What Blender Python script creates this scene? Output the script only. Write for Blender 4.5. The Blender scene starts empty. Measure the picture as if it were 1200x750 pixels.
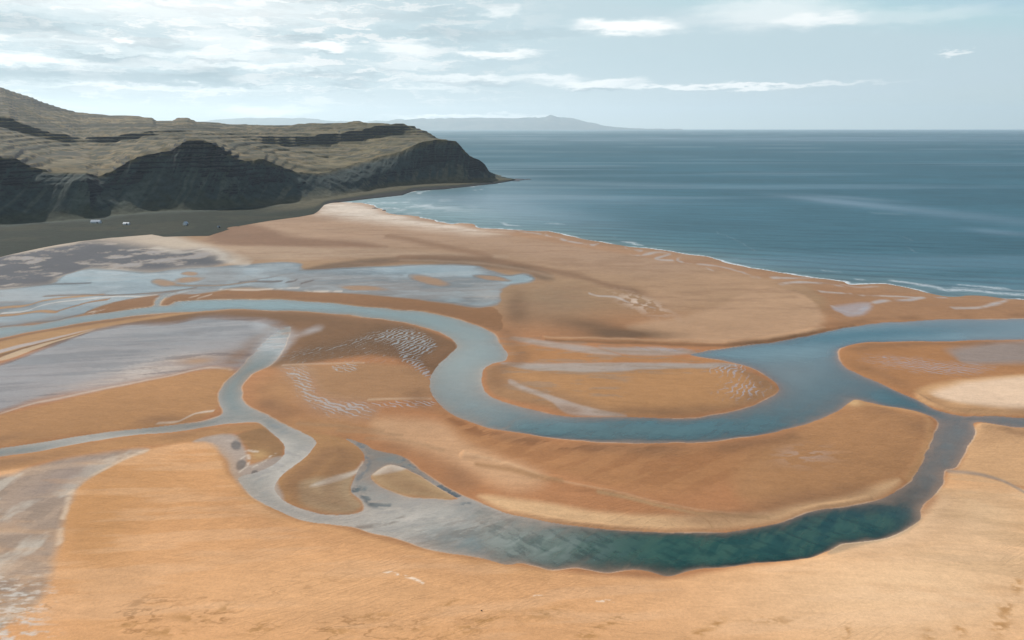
# Red-sand tidal beach with braided streams, seen from a drone 120 m up.
# Outlines were measured on the photograph, un-projected to the ground plane and
# are used from then on as plain world coordinates in metres.
import bpy, math, random
import numpy as np
from mathutils import Vector

rng = np.random.default_rng(11)
random.seed(5)
sc = bpy.context.scene
COL = sc.collection
f4 = np.float32

# ------------------------------------------------------------------ camera
H = 120.0
HFOV = math.radians(70.0)
FPX = 600.0 / math.tan(HFOV / 2)
PITCH = math.atan((375 - 149.6) / FPX)
CP, SP = math.cos(PITCH), math.sin(PITCH)
cd = bpy.data.cameras.new("camera")
cam = bpy.data.objects.new("camera", cd)
COL.objects.link(cam)
cam.location = (0, 0, H)
cam.rotation_euler = (math.pi / 2 - PITCH, 0, 0)
cd.sensor_width = 36
cd.lens = 18.0 / math.tan(HFOV / 2)
cd.clip_start = 1.0
cd.clip_end = 200000
sc.camera = cam


def ray(px, py):
    u = (np.asarray(px, float) - 600) / FPX
    v = (375 - np.asarray(py, float)) / FPX
    return u, CP + v * SP, -SP + v * CP


def ground(px, py, z=0.0):
    x, y, d = ray(px, py)
    t = (H - z) / -d
    return x * t, y * t


def project(x, y, z):
    z = z - H
    depth = y * CP - z * SP
    return 600 + FPX * x / depth, 375 - FPX * (y * SP + z * CP) / depth


def sstep(a, b, x):
    t = np.clip((x - a) / (b - a), 0, 1)
    return t * t * (3 - 2 * t)


# ------------------------------------------------------------------ noise
_T = rng.random((256, 256)).astype(f4)


def vnoise(x, y):
    xi = np.floor(x); yi = np.floor(y)
    fx = (x - xi).astype(f4); fy = (y - yi).astype(f4)
    fx = fx * fx * fx * (fx * (fx * 6 - 15) + 10); fy = fy * fy * fy * (fy * (fy * 6 - 15) + 10)
    a = xi.astype(np.int64) & 255; b = yi.astype(np.int64) & 255
    a1 = (a + 1) & 255; b1 = (b + 1) & 255
    return (_T[a, b] * (1 - fx) + _T[a1, b] * fx) * (1 - fy) + (_T[a, b1] * (1 - fx) + _T[a1, b1] * fx) * fy


def fbm(x, y, sx, sy=None, octv=4, rot=0.0, seed=0.0, gain=0.5):
    sy = sy or sx
    c, s = math.cos(rot), math.sin(rot)
    u = (x * c + y * s) / sx + seed * 17.3
    v = (-x * s + y * c) / sy + seed * 9.1
    t = 0; amp = 1; tot = 0
    for k in range(octv):
        t = t + amp * vnoise(u + 31.7 * k, v + 11.9 * k)
        tot += amp; amp *= gain; u = u * 2.03; v = v * 2.03
    return (t / tot).astype(f4)          # 0..1


# ------------------------------------------------------------------ shapes on the ground
def smooth(pts, closed=True, n=5):
    p = np.array(pts, float)
    N = len(p)
    out = []
    rngk = range(N) if closed else range(N - 1)
    for i in rngk:
        if closed:
            a, b, c, d = p[(i - 1) % N], p[i], p[(i + 1) % N], p[(i + 2) % N]
        else:
            a, b, c, d = p[max(i - 1, 0)], p[i], p[i + 1], p[min(i + 2, N - 1)]
        for k in range(n):
            t = k / n
            q = 0.5 * (2 * b + (c - a) * t + (2 * a - 5 * b + 4 * c - d) * t * t + (3 * b - a - 3 * c + d) * t ** 3)
            out.append(q)
    if not closed:
        out.append(p[-1])
    out = np.array(out)
    return np.stack(ground(out[:, 0], out[:, 1]), 1)


def metric(P):
    """metres per photo pixel across and along the view at the middle of a shape"""
    c = P.mean(0)
    dep = c[1] * CP + H * SP
    return dep / FPX, dep * dep / (FPX * H)


# grid shared by the ground and the water sheets
s_f = np.linspace(-0.87, 0.87, 1500)
s_o = np.concatenate([[-3.5, -2.6, -2.0, -1.6, -1.3], np.linspace(-1.15, -0.88, 16)])
S = np.concatenate([s_o, s_f, -s_o[::-1]])
rowpy = np.arange(775, 203, -0.72)
_, Yr = ground(np.full_like(rowpy, 600), rowpy)
Yr = np.concatenate([[40, 70, 95, 110], Yr, Yr[-1] * np.array([1.006 ** k for k in range(1, 60)])])
Yr = np.concatenate([Yr, Yr[-1] * np.array([1.06 ** k for k in range(1, 56)])])
Yr = np.sort(Yr)
Yr = Yr[Yr < 53000]
NR, NC = len(Yr), len(S)
GX = (S[None, :] * Yr[:, None]).ravel()
GY = np.repeat(Yr, NC)
N = GX.size
near = GY < 2600
wob = np.clip(GY * 0.0035, 0.5, 4)
WX = (GX + (fbm(GX, GY, 22, octv=4, seed=1) - .5) * 3.2 * wob).astype(f4)
WY = (GY + (fbm(GX, GY, 22, octv=4, seed=2) - .5) * 4.0 * wob).astype(f4)


def dist_to(P, closed, ax, ay, margin):
    """distance (in units of ax, ay metres) from every ground vertex to a line / outline"""
    P = np.asarray(P, float)
    m = margin
    lo = P.min(0) - [m * ax, m * ay]; hi = P.max(0) + [m * ax, m * ay]
    idx = np.nonzero((WX > lo[0]) & (WX < hi[0]) & (WY > lo[1]) & (WY < hi[1]))[0]
    X = (WX[idx] / ax).astype(f4); Y = (WY[idx] / ay).astype(f4)
    Q = (P / [ax, ay]).astype(f4)
    d2 = np.full(idx.size, 1e12, f4)
    ins = np.zeros(idx.size, bool)
    n = len(Q)
    for i in range(n if closed else n - 1):
        x0, y0 = Q[i]; x1, y1 = Q[(i + 1) % n]
        dx, dy = x1 - x0, y1 - y0
        L = dx * dx + dy * dy
        if L < 1e-9:
            continue
        px = X - x0; py = Y - y0
        t = np.clip((px * dx + py * dy) / L, 0, 1)
        ex = px - t * dx; ey = py - t * dy
        np.minimum(d2, ex * ex + ey * ey, out=d2)
        if closed and abs(dy) > 1e-9:
            c = ((y0 > Y) != (y1 > Y)) & (px < dx * py / dy)
            ins ^= c
    d = np.sqrt(d2)
    if closed:
        d = np.where(ins, -d, d)
    return idx, d


def area(pts, soft=2.0, n=5, grow=0.0):
    P = smooth(pts, True, n)
    ax, ay = metric(P)
    idx, d = dist_to(P, True, ax, ay, 3 * soft + 6 + grow)
    m = np.zeros(N, f4)
    m[idx] = sstep(soft, -soft, d - grow)
    return m


def stroke(pts, w=2.0, soft=1.0):
    P = smooth(pts, False, 6)
    ax, ay = metric(P)
    idx, d = dist_to(P, False, ax, ay, w + 3 * soft + 4)
    m = np.zeros(N, f4)
    m[idx] = sstep(w / 2 + soft, max(w / 2 - soft, 0), d)
    return m


def blob(cx, cy, rx, ry, rot=0.0):
    """soft patch with a bell-shaped fall-off"""
    gx, gy = ground(cx, cy)
    ax, ay = metric(np.array([[gx, gy]]))
    u = (WX - gx * WY / gy) / ax; v = -(WY - gy) / ay
    c, s = math.cos(math.radians(rot)), math.sin(math.radians(rot))
    a = (u * c + v * s) / rx; b = (-u * s + v * c) / ry
    return np.exp(-np.clip(a * a + b * b, 0, 40)).astype(f4)


# ------------------------------------------------------------------ measured outlines
coast = [(1420, 368), (1300, 357), (1200, 351), (1179, 350), (1147, 347), (1120, 348), (1101, 346), (1072, 340), (1045, 334),
         (1029, 332.7), (997, 334), (987, 330), (949, 324.7), (920, 320), (880, 314), (848, 307), (827, 301), (803, 298),
         (787, 295), (760, 291), (736, 289), (712, 285), (680, 279), (655, 274), (640, 271), (615, 270.5), (593, 269), (570, 267.5), (559, 266.7), (553, 262.7),
         (540, 261.5), (529, 262.2), (508, 258.7), (487, 253), (460, 250.7), (449, 245.5), (433, 239.5), (415, 237.5), (392, 237),
         (410, 234.6), (433, 232.5), (471, 228.5), (487, 223.4), (521, 221.2), (540, 219), (552, 217)]

river_main = [(-90, 402), (0, 384), (40, 381), (80, 373), (120, 366.5), (160, 362), (181, 359), (183, 353), (189, 348), (197, 344.5), (206, 342.5), (199, 346), (191, 351.5), (189, 357.5),
              (196, 358.5), (203, 356), (209, 353.5), (240, 351.6), (280, 350.8), (320, 351.3), (340, 352), (380, 354.8), (420, 358.5), (460, 362), (500, 366.5),
              (532, 373.5), (561, 382), (580, 391.3), (586.7, 400.7), (594.7, 414), (593.3, 422), (577, 426), (566.7, 432.7), (564, 440.7), (566.7, 451.3), (577, 464.7),
              (600, 474.7), (632, 482.7), (669, 488), (707, 489.3), (747, 489.3), (787, 490), (827, 488), (867, 481.3), (893, 472), (909, 460), (909, 450.7), (896, 440),
              (877, 430), (856, 424.7), (829, 419.3), (808, 415), (826, 411.3), (840, 410), (867, 406.5), (893, 403.3), (920, 399.5), (960, 390), (992, 383.3), (1029, 378.5),
              (1067, 376), (1120, 374), (1200, 373), (1320, 372), (1320, 398), (1200, 398.5), (1147, 399), (1093, 400), (1040, 401), (1008, 403), (987, 407), (981, 415), (985, 427),
              (1000, 435), (1024, 446), (1051, 459), (1077, 470), (1093, 478.7), (1120, 486), (1136, 488), (1173, 488.5), (1200, 490), (1320, 493), (1320, 508), (1200, 502),
              (1173, 499), (1141, 495.5), (1140, 506.7), (1133, 522.7), (1125, 541), (1120, 549), (1109, 551), (1107, 557), (1104, 568), (1096, 579), (1085, 589), (1081, 597),
              (1080, 608), (1067, 616), (1045, 627), (1027, 632), (1000, 635), (984, 637), (971, 645), (952, 653), (920, 656.5), (888, 660), (856, 666), (827, 666.7),
              (803, 670.7), (784, 675), (765, 670.7), (744, 668), (712, 670.7), (693, 668), (675, 665), (648, 668), (627, 662.7), (611, 659.5), (600, 661), (588, 660), (556, 652),
              (524, 646.7), (497, 641), (473, 632), (433, 622.7), (412, 617), (375, 613), (345, 606.7), (321, 597), (300, 586.7), (290, 575), (282, 562), (288, 556),
              (305, 552), (321, 545), (331, 535), (332, 526), (327, 515), (316, 505), (301, 496), (267, 497.5), (240, 501), (213, 505), (160, 510), (107, 517), (53, 526.7), (0, 535), (-90, 549),
              (-90, 538), (0, 525), (53, 517), (107, 509), (160, 502.7), (197, 498.7), (225, 495.5), (247, 491), (262, 484), (258, 474), (257, 468), (259, 460), (264, 449), (280, 435), (293, 419),
              (304, 407), (315, 398), (327, 389), (338, 383.5), (343, 385), (339, 396), (331, 412), (320, 426), (307, 433), (293, 441), (287, 450), (285, 464), (289, 473), (301, 481), (321, 491), (340, 500), (359, 509), (367, 517),
              (363, 528), (353, 539), (340, 549), (327, 561), (321, 573), (327, 584), (343, 593), (367, 600), (391, 603), (407, 603), (423, 599.5), (425, 594),
              (420, 585), (409, 576), (413, 563), (418, 551), (426, 541), (425, 531), (413, 520), (404, 514.5), (412, 515), (428, 521.5), (439, 527.5), (471, 535.5), (497, 551.5), (521, 568), (551, 584), (580, 596),
              (600, 602.5), (640, 610.7), (680, 617), (733, 622.7), (787, 624.8), (840, 624), (880, 619), (912, 612), (947, 602.7), (981, 596), (1013, 589), (1040, 581),
              (1064, 568), (1077, 549), (1085, 528), (1091, 512), (1099, 500), (1093, 490), (1072, 481), (1040, 475.5), (1016, 471), (1000, 468.5), (981, 480), (955, 493), (920, 502), (880, 510.5), (840, 516),
              (800, 518), (760, 520), (720, 519.5), (680, 517), (640, 513), (620, 509.5), (583, 502.7), (553, 494.7), (527, 485), (511, 472), (505, 456), (505, 440), (513, 430),
              (527, 416.7), (533, 406), (529, 396.7), (513, 388.7), (487, 380.7), (447, 374.5), (407, 369), (353, 364.7), (300, 363), (267, 363), (227, 364.7), (187, 367),
              (149, 371), (107, 376.7), (69, 384), (32, 390), (0, 396), (-90, 418)]
islet_stream = [(433, 560), (440, 552), (455, 545), (471, 547), (492, 555), (511, 568), (532, 580), (536, 584), (508, 584.5), (484, 584), (462, 578), (443, 570)]

# ------------------------------------------------------------------ water depth and ground height
cw = np.stack(ground([p[0] for p in coast], [p[1] for p in coast]), 1)
land_poly = np.concatenate([smooth(coast, False, 4), [(-140, 1800), (-330, 2300), (-700, 3200), (-6000, 5200), (-6000, -50), (2500, -50), (2500, cw[0, 1])]])
idx, d = dist_to(land_poly, True, 1, 1, 60000)
sd_land = np.full(N, 5e4, f4); sd_land[idx] = d                # <0 on land

P = smooth(river_main, True, 4)
idx, d = dist_to(P, True, 1, 1, 60)
sd_riv = np.full(N, 60, f4); sd_riv[idx] = np.minimum(d, 60)
P = smooth(islet_stream, True, 5)
idx, d = dist_to(P, True, 1, 1, 60)
tmp = np.full(N, -60, f4); tmp[idx] = np.maximum(-d, -60)
sd_riv = np.maximum(sd_riv, tmp)

deep = np.full(N, .55, f4)
for (cx, cy, rx, ry, a) in [(60, 380, 130, 10, .25), (330, 357, 200, 9, .5), (550, 440, 60, 60, -.15), (720, 505, 120, 9, 1.3), (850, 500, 80, 10, .9), (1000, 395, 110, 14, 1.5),
                            (900, 412, 60, 8, 1.0), (940, 450, 60, 30, .1), (1080, 473, 40, 12, .9), (1050, 462, 30, 9, .8), (1115, 525, 26, 36, .1), (1000, 612, 80, 18, 1.9),
                            (860, 645, 130, 24, 2.4), (700, 640, 90, 24, 1.0), (600, 632, 60, 20, .15),
                            (490, 605, 110, 26, -.42), (330, 560, 60, 45, -.36), (420, 540, 40, 25, -.42), (280, 490, 60, 14, -.36), (100, 515, 130, 14, -.38), (324, 497, 12, 8, .35), (350, 515, 30, 18, -.22),
                            (273, 455, 20, 25, .05), (400, 607, 50, 7, -.1), (1170, 495, 50, 8, -.1), (325, 396, 36, 20, -.66), (300, 420, 20, 12, -.2)]:
    deep += a * blob(cx, cy, rx, ry)
deep = np.maximum(deep, .03)
bars = fbm(GX + 3 * (bw_ := fbm(GX, GY, 14, octv=3, seed=17)), GY + 8 * bw_, 2.4, 7, 5, rot=-.75, seed=4)
bars2 = fbm(GX, GY, 9, 14, 4, rot=-.6, seed=6)
shoal = sstep(0, 1, -sd_riv / (3 + 4 * deep))
shv = .45 + 1.5 * fbm(GX, GY, 45, octv=4, seed=16)
depth = deep * (1 - np.exp(np.minimum(sd_riv, 0) / shv / (2.0 + np.where(deep > .9, 1.5, 4.0) * np.minimum(deep, 1.6))))
low = sstep(325, 275, GY)
depth *= np.clip(.85 + low * (1.0 * (bars - .5) + .6 * (bars2 - .5)) + (1 - low) * .5 * (fbm(GX, GY, 45, 18, 4, seed=7) - .5), .2, 1.7)
bed = np.where(sd_riv < 0, -depth - .008, 0)
relief = (fbm(GX, GY, 60, 45, 4, seed=8) - .5)
bank = .55 * (1 - np.exp(-np.maximum(sd_riv, 0) / 5)) + np.maximum(sd_riv, 0) * .006
GZ = np.where(sd_riv < 0, bed, bank + relief * .8 * sstep(2, 40, sd_riv))
beach = np.where(sd_land < 0, np.minimum(-sd_land * .03, 3), -np.minimum(sd_land * .02, 6) - .02)
for pts, w_, hh in ([[(545, 534), (580, 541), (620, 557), (660, 568), (720, 578), (780, 592), (840, 601), (900, 602)], 6, .8], [[(640, 396), (700, 398), (760, 401), (830, 402), (880, 401), (930, 393), (965, 383), (1010, 377)], 3, .8],
                    [[(1000, 473), (1050, 478), (1082, 488), (1090, 510), (1080, 540), (1066, 563)], 5, .15], [[(1142, 499), (1200, 505), (1300, 512)], 4, .6], [[(1080, 466), (1110, 478), (1200, 485), (1300, 488)], 4, .6],
                    [[(505, 446), (507, 458), (515, 476), (540, 491), (600, 507), (680, 518)], 4, .5], [[(600, 600), (680, 614.5), (787, 622), (880, 616.5), (981, 593), (1020, 584)], 4, .5]):
    GZ += stroke(pts, w_, w_ * .8) * hh * .8 * sstep(0, 3, sd_riv) * sstep(.30, .66, fbm(GX, GY, 26, octv=4, seed=9))
rip0 = fbm(GX, GY, 9, 3.2, 4, rot=.25, seed=14)
GZ += blob(322, 396, 40, 20) * np.where(sd_riv < 4, (rip0 - .47) * .40, 0)
GZ = np.minimum(GZ, beach)
GZ = GZ.astype(f4)

# ------------------------------------------------------------------ sand colours
col = np.empty((N, 3), f4)


def paint(mask, c, k=1.0):
    m = np.clip(mask * k, 0, 1)[:, None].astype(f4)
    col[:] = col * (1 - m) + np.array(c, f4) * m


ORANGE = (.375, .170, .075); WET = (.205, .108, .056); BROWN = (.15, .088, .05); PALE = (.56, .38, .24); DRY = (.66, .47, .32)
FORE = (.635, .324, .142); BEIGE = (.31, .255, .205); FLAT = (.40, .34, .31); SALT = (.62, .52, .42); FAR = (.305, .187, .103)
tn = fbm(GX, GY, 70, 50, 5, seed=3)
tn2 = fbm(GX, GY, 30, 9, 5, seed=5)
col[:] = ORANGE
film_a = np.zeros(N, f4)      # crests running up to the right
film_b = np.zeros(N, f4)      # crests running down to the right
film_c = np.zeros(N, f4)      # level streaks and open wet sheet


def wet(arr, mask, k=1.0):
    np.maximum(arr, np.clip(mask * k, 0, 1), out=arr)


# beach between the stream and the sea
paint(sstep(398, 520, GY) * (sd_riv > 0), FAR)  # far sand painted duller, the dimmer light there put into its colour
paint(area([(240, 288), (300, 262), (390, 236), (450, 247), (560, 268), (700, 286), (820, 303), (860, 312), (800, 330), (660, 318), (560, 300), (420, 296)], 14), (.36, .232, .15), .8)
paint(area([(372, 250), (388, 236), (433, 238), (470, 251), (520, 262), (560, 268), (600, 271), (560, 274), (470, 264), (410, 257)], 6), SALT, .9)
paint(area([(245, 276), (285, 264), (306, 266), (345, 278), (420, 284), (452, 291), (380, 291), (262, 288)], 3), (.21, .115, .068), .9)
paint(area([(190, 289), (260, 289), (420, 293), (560, 299), (590, 303), (470, 302), (330, 306), (262, 306), (220, 296)], 4), (.36, .245, .16), .9)
paint(area([(350, 318), (400, 308), (480, 302), (560, 305), (620, 314), (650, 324), (640, 330), (600, 318), (500, 309), (430, 313), (370, 320)], 3), (.145, .092, .058), .9)
paint(stroke([(455, 277), (480, 282), (520, 290), (560, 298), (575, 302)], 5, 3), (.23, .13, .075), .8)
paint(stroke([(470, 302), (560, 304), (620, 313), (660, 321), (690, 328), (720, 338), (760, 346), (795, 354)], 5, 4), (.19, .105, .06), .8)
paint(stroke([(470, 306), (560, 309), (620, 319), (650, 325)], 2, 1.8), (.38, .26, .17), .4)
paint(blob(650, 352, 55, 26), (.25, .165, .10), .75)
paint(area([(733, 384), (760, 378), (800, 372), (850, 355), (885, 336), (920, 341), (945, 349), (962, 364), (965, 378), (950, 389), (920, 396), (880, 402), (820, 402), (770, 398), (745, 391)], 4), (.43, .265, .155), .9)
paint(area([(760, 336), (840, 318), (900, 326), (940, 338), (900, 342), (860, 356), (800, 368), (770, 358)], 12), (.39, .24, .14), .8)
paint(blob(692, 383, 52, 8, 8) + blob(606, 362, 14, 20) * .9 + blob(735, 394, 60, 6), BROWN, .85)
paint(stroke([(640, 396), (700, 398), (760, 401), (830, 402), (880, 401), (930, 393), (965, 383)], 2, 1.6), (.46, .29, .165), .45)
paint(stroke([(640, 400), (720, 403), (800, 405), (860, 405), (910, 400), (960, 389), (1000, 381)], 2.4, 1.6), (.19, .10, .05), .8)  # shade under the cut bank, painted as a dark line
paint(area([(955, 338), (1010, 336), (1060, 343), (1110, 350), (1300, 358), (1300, 372), (1150, 371), (1060, 372), (1000, 378), (975, 372), (966, 352)], 5), (.31, .165, .085), .9)
paint(area([(560, 270), (640, 275), (720, 290), (800, 302), (880, 317), (960, 328), (1010, 337), (960, 338), (860, 320), (760, 303), (660, 287), (590, 275)], 3), (.36, .195, .105), .6)
paint(sstep(.45, .72, tn2) * (GY > 480), (.25, .145, .085), .35)

# flats at the far left
dark_flat = area([(-120, 320), (0, 302), (27, 297), (80, 288), (112, 283), (160, 288), (203, 294), (240, 293), (256, 299), (266, 308), (240, 315), (203, 317), (171, 320.5), (133, 317.5), (101, 317), (75, 325), (59, 335), (0, 341), (-120, 350)], 7)
paint(area([(-120, 322), (0, 301), (92, 281), (178, 272), (215, 280), (265, 296), (290, 308), (262, 311), (60, 345), (-120, 360)], 4), (.46, .37, .28), .9)
mud_n = fbm(GX, GY, 24, 22, 6, rot=.1, seed=12, gain=.6)
paint(dark_flat * sstep(.74, .50, mud_n), (.075, .080, .092), .95)
paint(dark_flat * sstep(.56, .72, mud_n), (.21, .21, .22), .7)
wet(film_c, dark_flat * .36)
left_flat = area([(-120, 352), (0, 341), (60, 334), (76, 325), (101, 317), (133, 317.5), (171, 321), (203, 317), (240, 315), (288, 311), (320, 309), (348, 310), (357, 318), (407, 315), (460, 312.7), (513, 311), (553, 312), (572, 318), (596, 324), (612, 322), (627, 326), (622, 331), (608, 334), (598, 336), (585, 345), (587, 354), (577, 359), (556, 361), (527, 356.7), (503, 353), (473, 349.5), (444, 347), (407, 344.7), (359, 342.5), (330, 341), (280, 338), (240, 344), (200, 348), (150, 354), (112, 361), (98, 368), (60, 377), (0, 384), (-120, 405)], 2.2)
paint(left_flat, (.17, .20, .21), .95)
lf = fbm(GX, GY, 60, 90, 5, rot=.25, seed=130)
paint(left_flat * sstep(.45, .62, lf), (.20, .18, .165), .7)
paint(left_flat * blob(115, 327, 75, 12), (.20, .27, .29), .8)
paint(left_flat * blob(330, 314, 70, 8), (.16, .21, .235), .8)
paint(left_flat * blob(470, 318, 90, 6), (.15, .21, .24), .8)
paint(left_flat * blob(20, 350, 80, 9), (.22, .19, .17), .8)
paint(left_flat * blob(470, 340, 110, 9, 8), (.20, .18, .165), .75)
paint(left_flat * blob(575, 350, 20, 9), (.42, .37, .32), .6)
st = fbm(GX, GY, 60, 16, 6, rot=.15, seed=162, gain=.6)
paint(left_flat * sstep(.52, .64, st), (.26, .27, .265), .55)
paint(left_flat * sstep(.46, .36, st), (.12, .145, .155), .5)
wet(film_c, left_flat * (.86 + .14 * sstep(.62, .45, lf)))
for (pts, w, c, k) in [([(-60, 368), (0, 362.5), (30, 360), (52, 354), (85, 349.5), (120, 347)], 2.6, (.36, .2, .09), .9), ([(-60, 376), (0, 371.5), (24, 369), (45, 366.5), (66, 367)], 2.6, (.37, .2, .09), .9),
                    ([(66, 366), (84, 361), (104, 355.5), (125, 352.8)], 2.6, (.30, .15, .065), .9), ([(50, 348.5), (90, 346.8), (140, 347.5), (185, 343.5), (230, 338)], 1.1, (.17, .12, .09), .9),
                    ([(0, 339), (40, 335.5), (70, 334), (105, 333)], 1.2, (.13, .12, .12), .8), ([(280, 331.8), (300, 331.2), (330, 331)], 1.4, (.12, .10, .09), .95), ([(338, 331.5), (345, 330.5), (348, 328.8)], 1.8, (.12, .10, .09), .9),
                    ([(356, 333), (364, 331), (369, 330)], 1.8, (.12, .10, .09), .9), ([(285, 331), (310, 327), (345, 321)], 1.0, (.2, .19, .18), .7), ([(200, 334.5), (240, 336), (275, 334), (300, 330.5)], 1.2, (.25, .17, .11), .85)]:
    m = stroke(pts, w, .8)
    paint(m, c, k); film_c *= 1 - .92 * m
for (cx, cy, rx, ry, rot) in [(190, 332.5, 13, 3.4, 5), (220, 329.5, 17, 2.8, -4), (503, 329, 21, 4.6, 13), (425, 338.5, 26, 2.6, 4), (577, 327.5, 18, 2.6, 6), (222, 322, 8, 2, 0)]:
    m = sstep(.22, .75, blob(cx, cy, rx * 1.15, ry * 1.1, rot) * (.5 + 1.0 * fbm(GX, GY, 26, 30, 5, seed=180)))
    paint(m, (.31, .185, .105), .85); film_c *= 1 - .9 * m
for bar in ([(99, 367.5), (115, 360.7), (149, 352.7), (187, 346.5), (182, 351), (179, 358.5), (150, 362), (120, 366.5)],
            [(191, 357.5), (196, 351), (206, 346), (240, 344.5), (280, 339.5), (320, 341), (359, 342.8), (407, 345), (473, 350), (527, 357.5), (556, 362), (580, 361), (588, 372), (586, 388), (561, 381), (532, 372.5), (500, 365.5), (420, 357.5), (340, 351), (280, 350), (240, 351), (209, 353), (203, 357)]):
    m = area(bar, .9)
    paint(m, (.225, .112, .052), .95); film_c *= 1 - m
for pts in ([(106, 366), (113, 364.5)], [(112, 366), (120, 363)], [(118, 364), (124, 361)], [(225, 348.5), (231, 347)], [(231, 350), (246, 346)], [(258, 340), (300, 340.5), (340, 338.5), (352, 338)], [(359, 341), (372, 342.6), (400, 342)]):
    m = stroke(pts, 1.5, 1.2) * sstep(.3, .55, fbm(GX, GY, 9, 18, 4, seed=170)); paint(m, SALT, .6); wet(film_c, m * .6)
paint(stroke([(0, 369), (30, 366), (60, 357), (120, 350), (160, 349), (184, 346)], 1.3, .8), SALT, .8)
paint(stroke([(180, 291), (215, 297), (240, 293), (256, 298), (268, 308), (290, 311)], 2.4, 2), (.52, .45, .37), .5)

# brown wet bank under the upper stream, with its rippled bars
paint(area([(-100, 420), (0, 398), (107, 379), (187, 369), (300, 365), (407, 371), (487, 383), (529, 399), (534, 408), (520, 425), (508, 436), (480, 424), (420, 420), (330, 432), (280, 425), (160, 398), (90, 400), (0, 420)], 4), (.165, .090, .046), .95)
paint(area([(-100, 425), (0, 400), (107, 381), (187, 369.5), (230, 367), (187, 373), (130, 383), (60, 400), (0, 416), (-100, 440)], 2), (.42, .235, .105), .8)
flat = area([(-120, 462), (0, 428), (27, 419), (80, 399), (117, 386), (160, 380), (200, 380), (240, 372), (280, 374), (318, 378), (335, 385), (340, 396), (318, 408), (300, 418), (285, 431), (270, 433), (240, 431), (187, 443), (160, 448), (120, 457), (80, 465), (40, 473), (0, 485), (-120, 520)], 7)
lobe = sstep(.40, .62, fbm(GX, GY, 40, 9, 5, seed=15))
east = sstep(-130, -60, GX + (GY - 430) * .35)
paint(flat, (.20, .165, .155), .95)
paint(flat * east * lobe, (.25, .15, .08), .85)
paint(flat * blob(175, 436, 110, 16, -14), (.50, .41, .34), .75)
paint(flat * sstep(.5, .66, fbm(GX, GY, 16, 3.5, 5, rot=.25, seed=131)) * sstep(-190, -120, GX), (.24, .20, .19), .35)
se = blob(190, 442, 130, 15, -14)
st = fbm(GX, GY, 45, 6, 6, rot=.2, seed=160, gain=.6)
paint(flat * sstep(.50, .62, st), (.27, .225, .205), .6)
paint(flat * sstep(.46, .36, st), (.14, .115, .11), .6)
paint(flat * east * sstep(.5, .56, fbm(GX, GY, 26, 3.4, 5, rot=.1, seed=161)), (.46, .385, .33), .6)
wet(film_c, flat * np.clip(1.0 - .50 * east * lobe - .34 * east - .38 * se, .1, 1))
paint(area([(-60, 426), (0, 411), (50, 399.5), (112, 385.5), (80, 394), (40, 405), (0, 415), (-60, 432)], 1.2), FLAT, .9)
paint(area([(0, 420), (40, 407), (80, 396), (112, 387), (60, 404), (30, 415), (0, 424)], 1.2), (.5, .36, .23), .8)
m = blob(232, 424, 22, 4, -5); paint(m, (.36, .21, .115), .8); film_c *= 1 - .8 * m
paint(stroke([(-60, 505), (0, 487), (40, 475), (80, 467), (120, 458.5), (160, 449.5), (187, 444.5), (240, 432.5), (272, 434)], 2, 1.6), SALT, .4)

m = area([(300, 378), (325, 380), (350, 388), (372, 384), (378, 388), (352, 397), (340, 410), (322, 425), (300, 432), (285, 436), (298, 415), (308, 396), (298, 384)], 6)
paint(m, (.37, .34, .32), .75); wet(film_c, m * .86)
m = area([(398, 402), (425, 392), (445, 386), (478, 384), (486, 392), (510, 398), (512, 412), (500, 424), (510, 440), (480, 432), (462, 414), (420, 410), (330, 425), (345, 412)], 10)
wet(film_a, m * .50); paint(m, (.125, .072, .04), .7)
wet(film_a, area([(440, 392), (478, 384), (510, 398), (510, 414), (485, 420), (455, 408)], 9) * .68)
wet(film_a, area([(470, 408), (492, 420), (505, 436), (505, 446), (488, 436), (466, 420)], 4) * .64)
wet(film_a, area([(310, 415), (370, 404), (440, 406), (470, 424), (420, 432), (330, 430)], 6) * .36)
# smooth middle bar
bar = area([(345, 431), (380, 429), (440, 428), (480, 432), (504, 444), (504, 466), (470, 469), (420, 472), (388, 468), (375, 460), (370, 445), (358, 436)], 4)
paint(bar, (.34, .185, .09), .9)
m = area([(390, 430), (415, 428), (420, 436), (408, 440), (394, 436)], 3); wet(film_b, m * .62)
m = area([(326, 431), (356, 431), (370, 445), (374, 462), (395, 470), (425, 474), (442, 483), (430, 491), (398, 490), (374, 485), (354, 472), (342, 450)], 10)
wet(film_b, m * .68); paint(m, (.33, .24, .17), .5)
wet(film_b, area([(358, 460), (374, 464), (396, 472), (420, 474), (430, 482), (400, 486), (376, 480)], 5) * .86)
wet(film_b, area([(438, 473), (505, 471), (503, 479), (470, 481), (440, 481)], 3) * .60)
paint(stroke([(430, 471), (460, 469.5), (504, 468.5)], 2.2, 2), (.52, .36, .23), .6)
paint(stroke([(330, 429.5), (370, 428), (425, 427.5)], 1.4, 1.4), (.5, .34, .22), .5)
paint(blob(330, 460, 32, 26) + blob(380, 500, 60, 12), (.36, .20, .09), .6)
paint(area([(440, 492), (520, 498), (560, 520), (640, 560), (600, 575), (520, 540), (450, 515)], 10), (.55, .34, .19), .6)
for (pts, w) in [([(395, 505), (440, 508), (470, 513)], 3), ([(350, 497), (400, 500), (450, 506)], 3), ([(430, 514), (480, 520), (520, 530)], 4)]:
    paint(stroke(pts, w, 2), (.32, .19, .10), .5)

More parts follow.
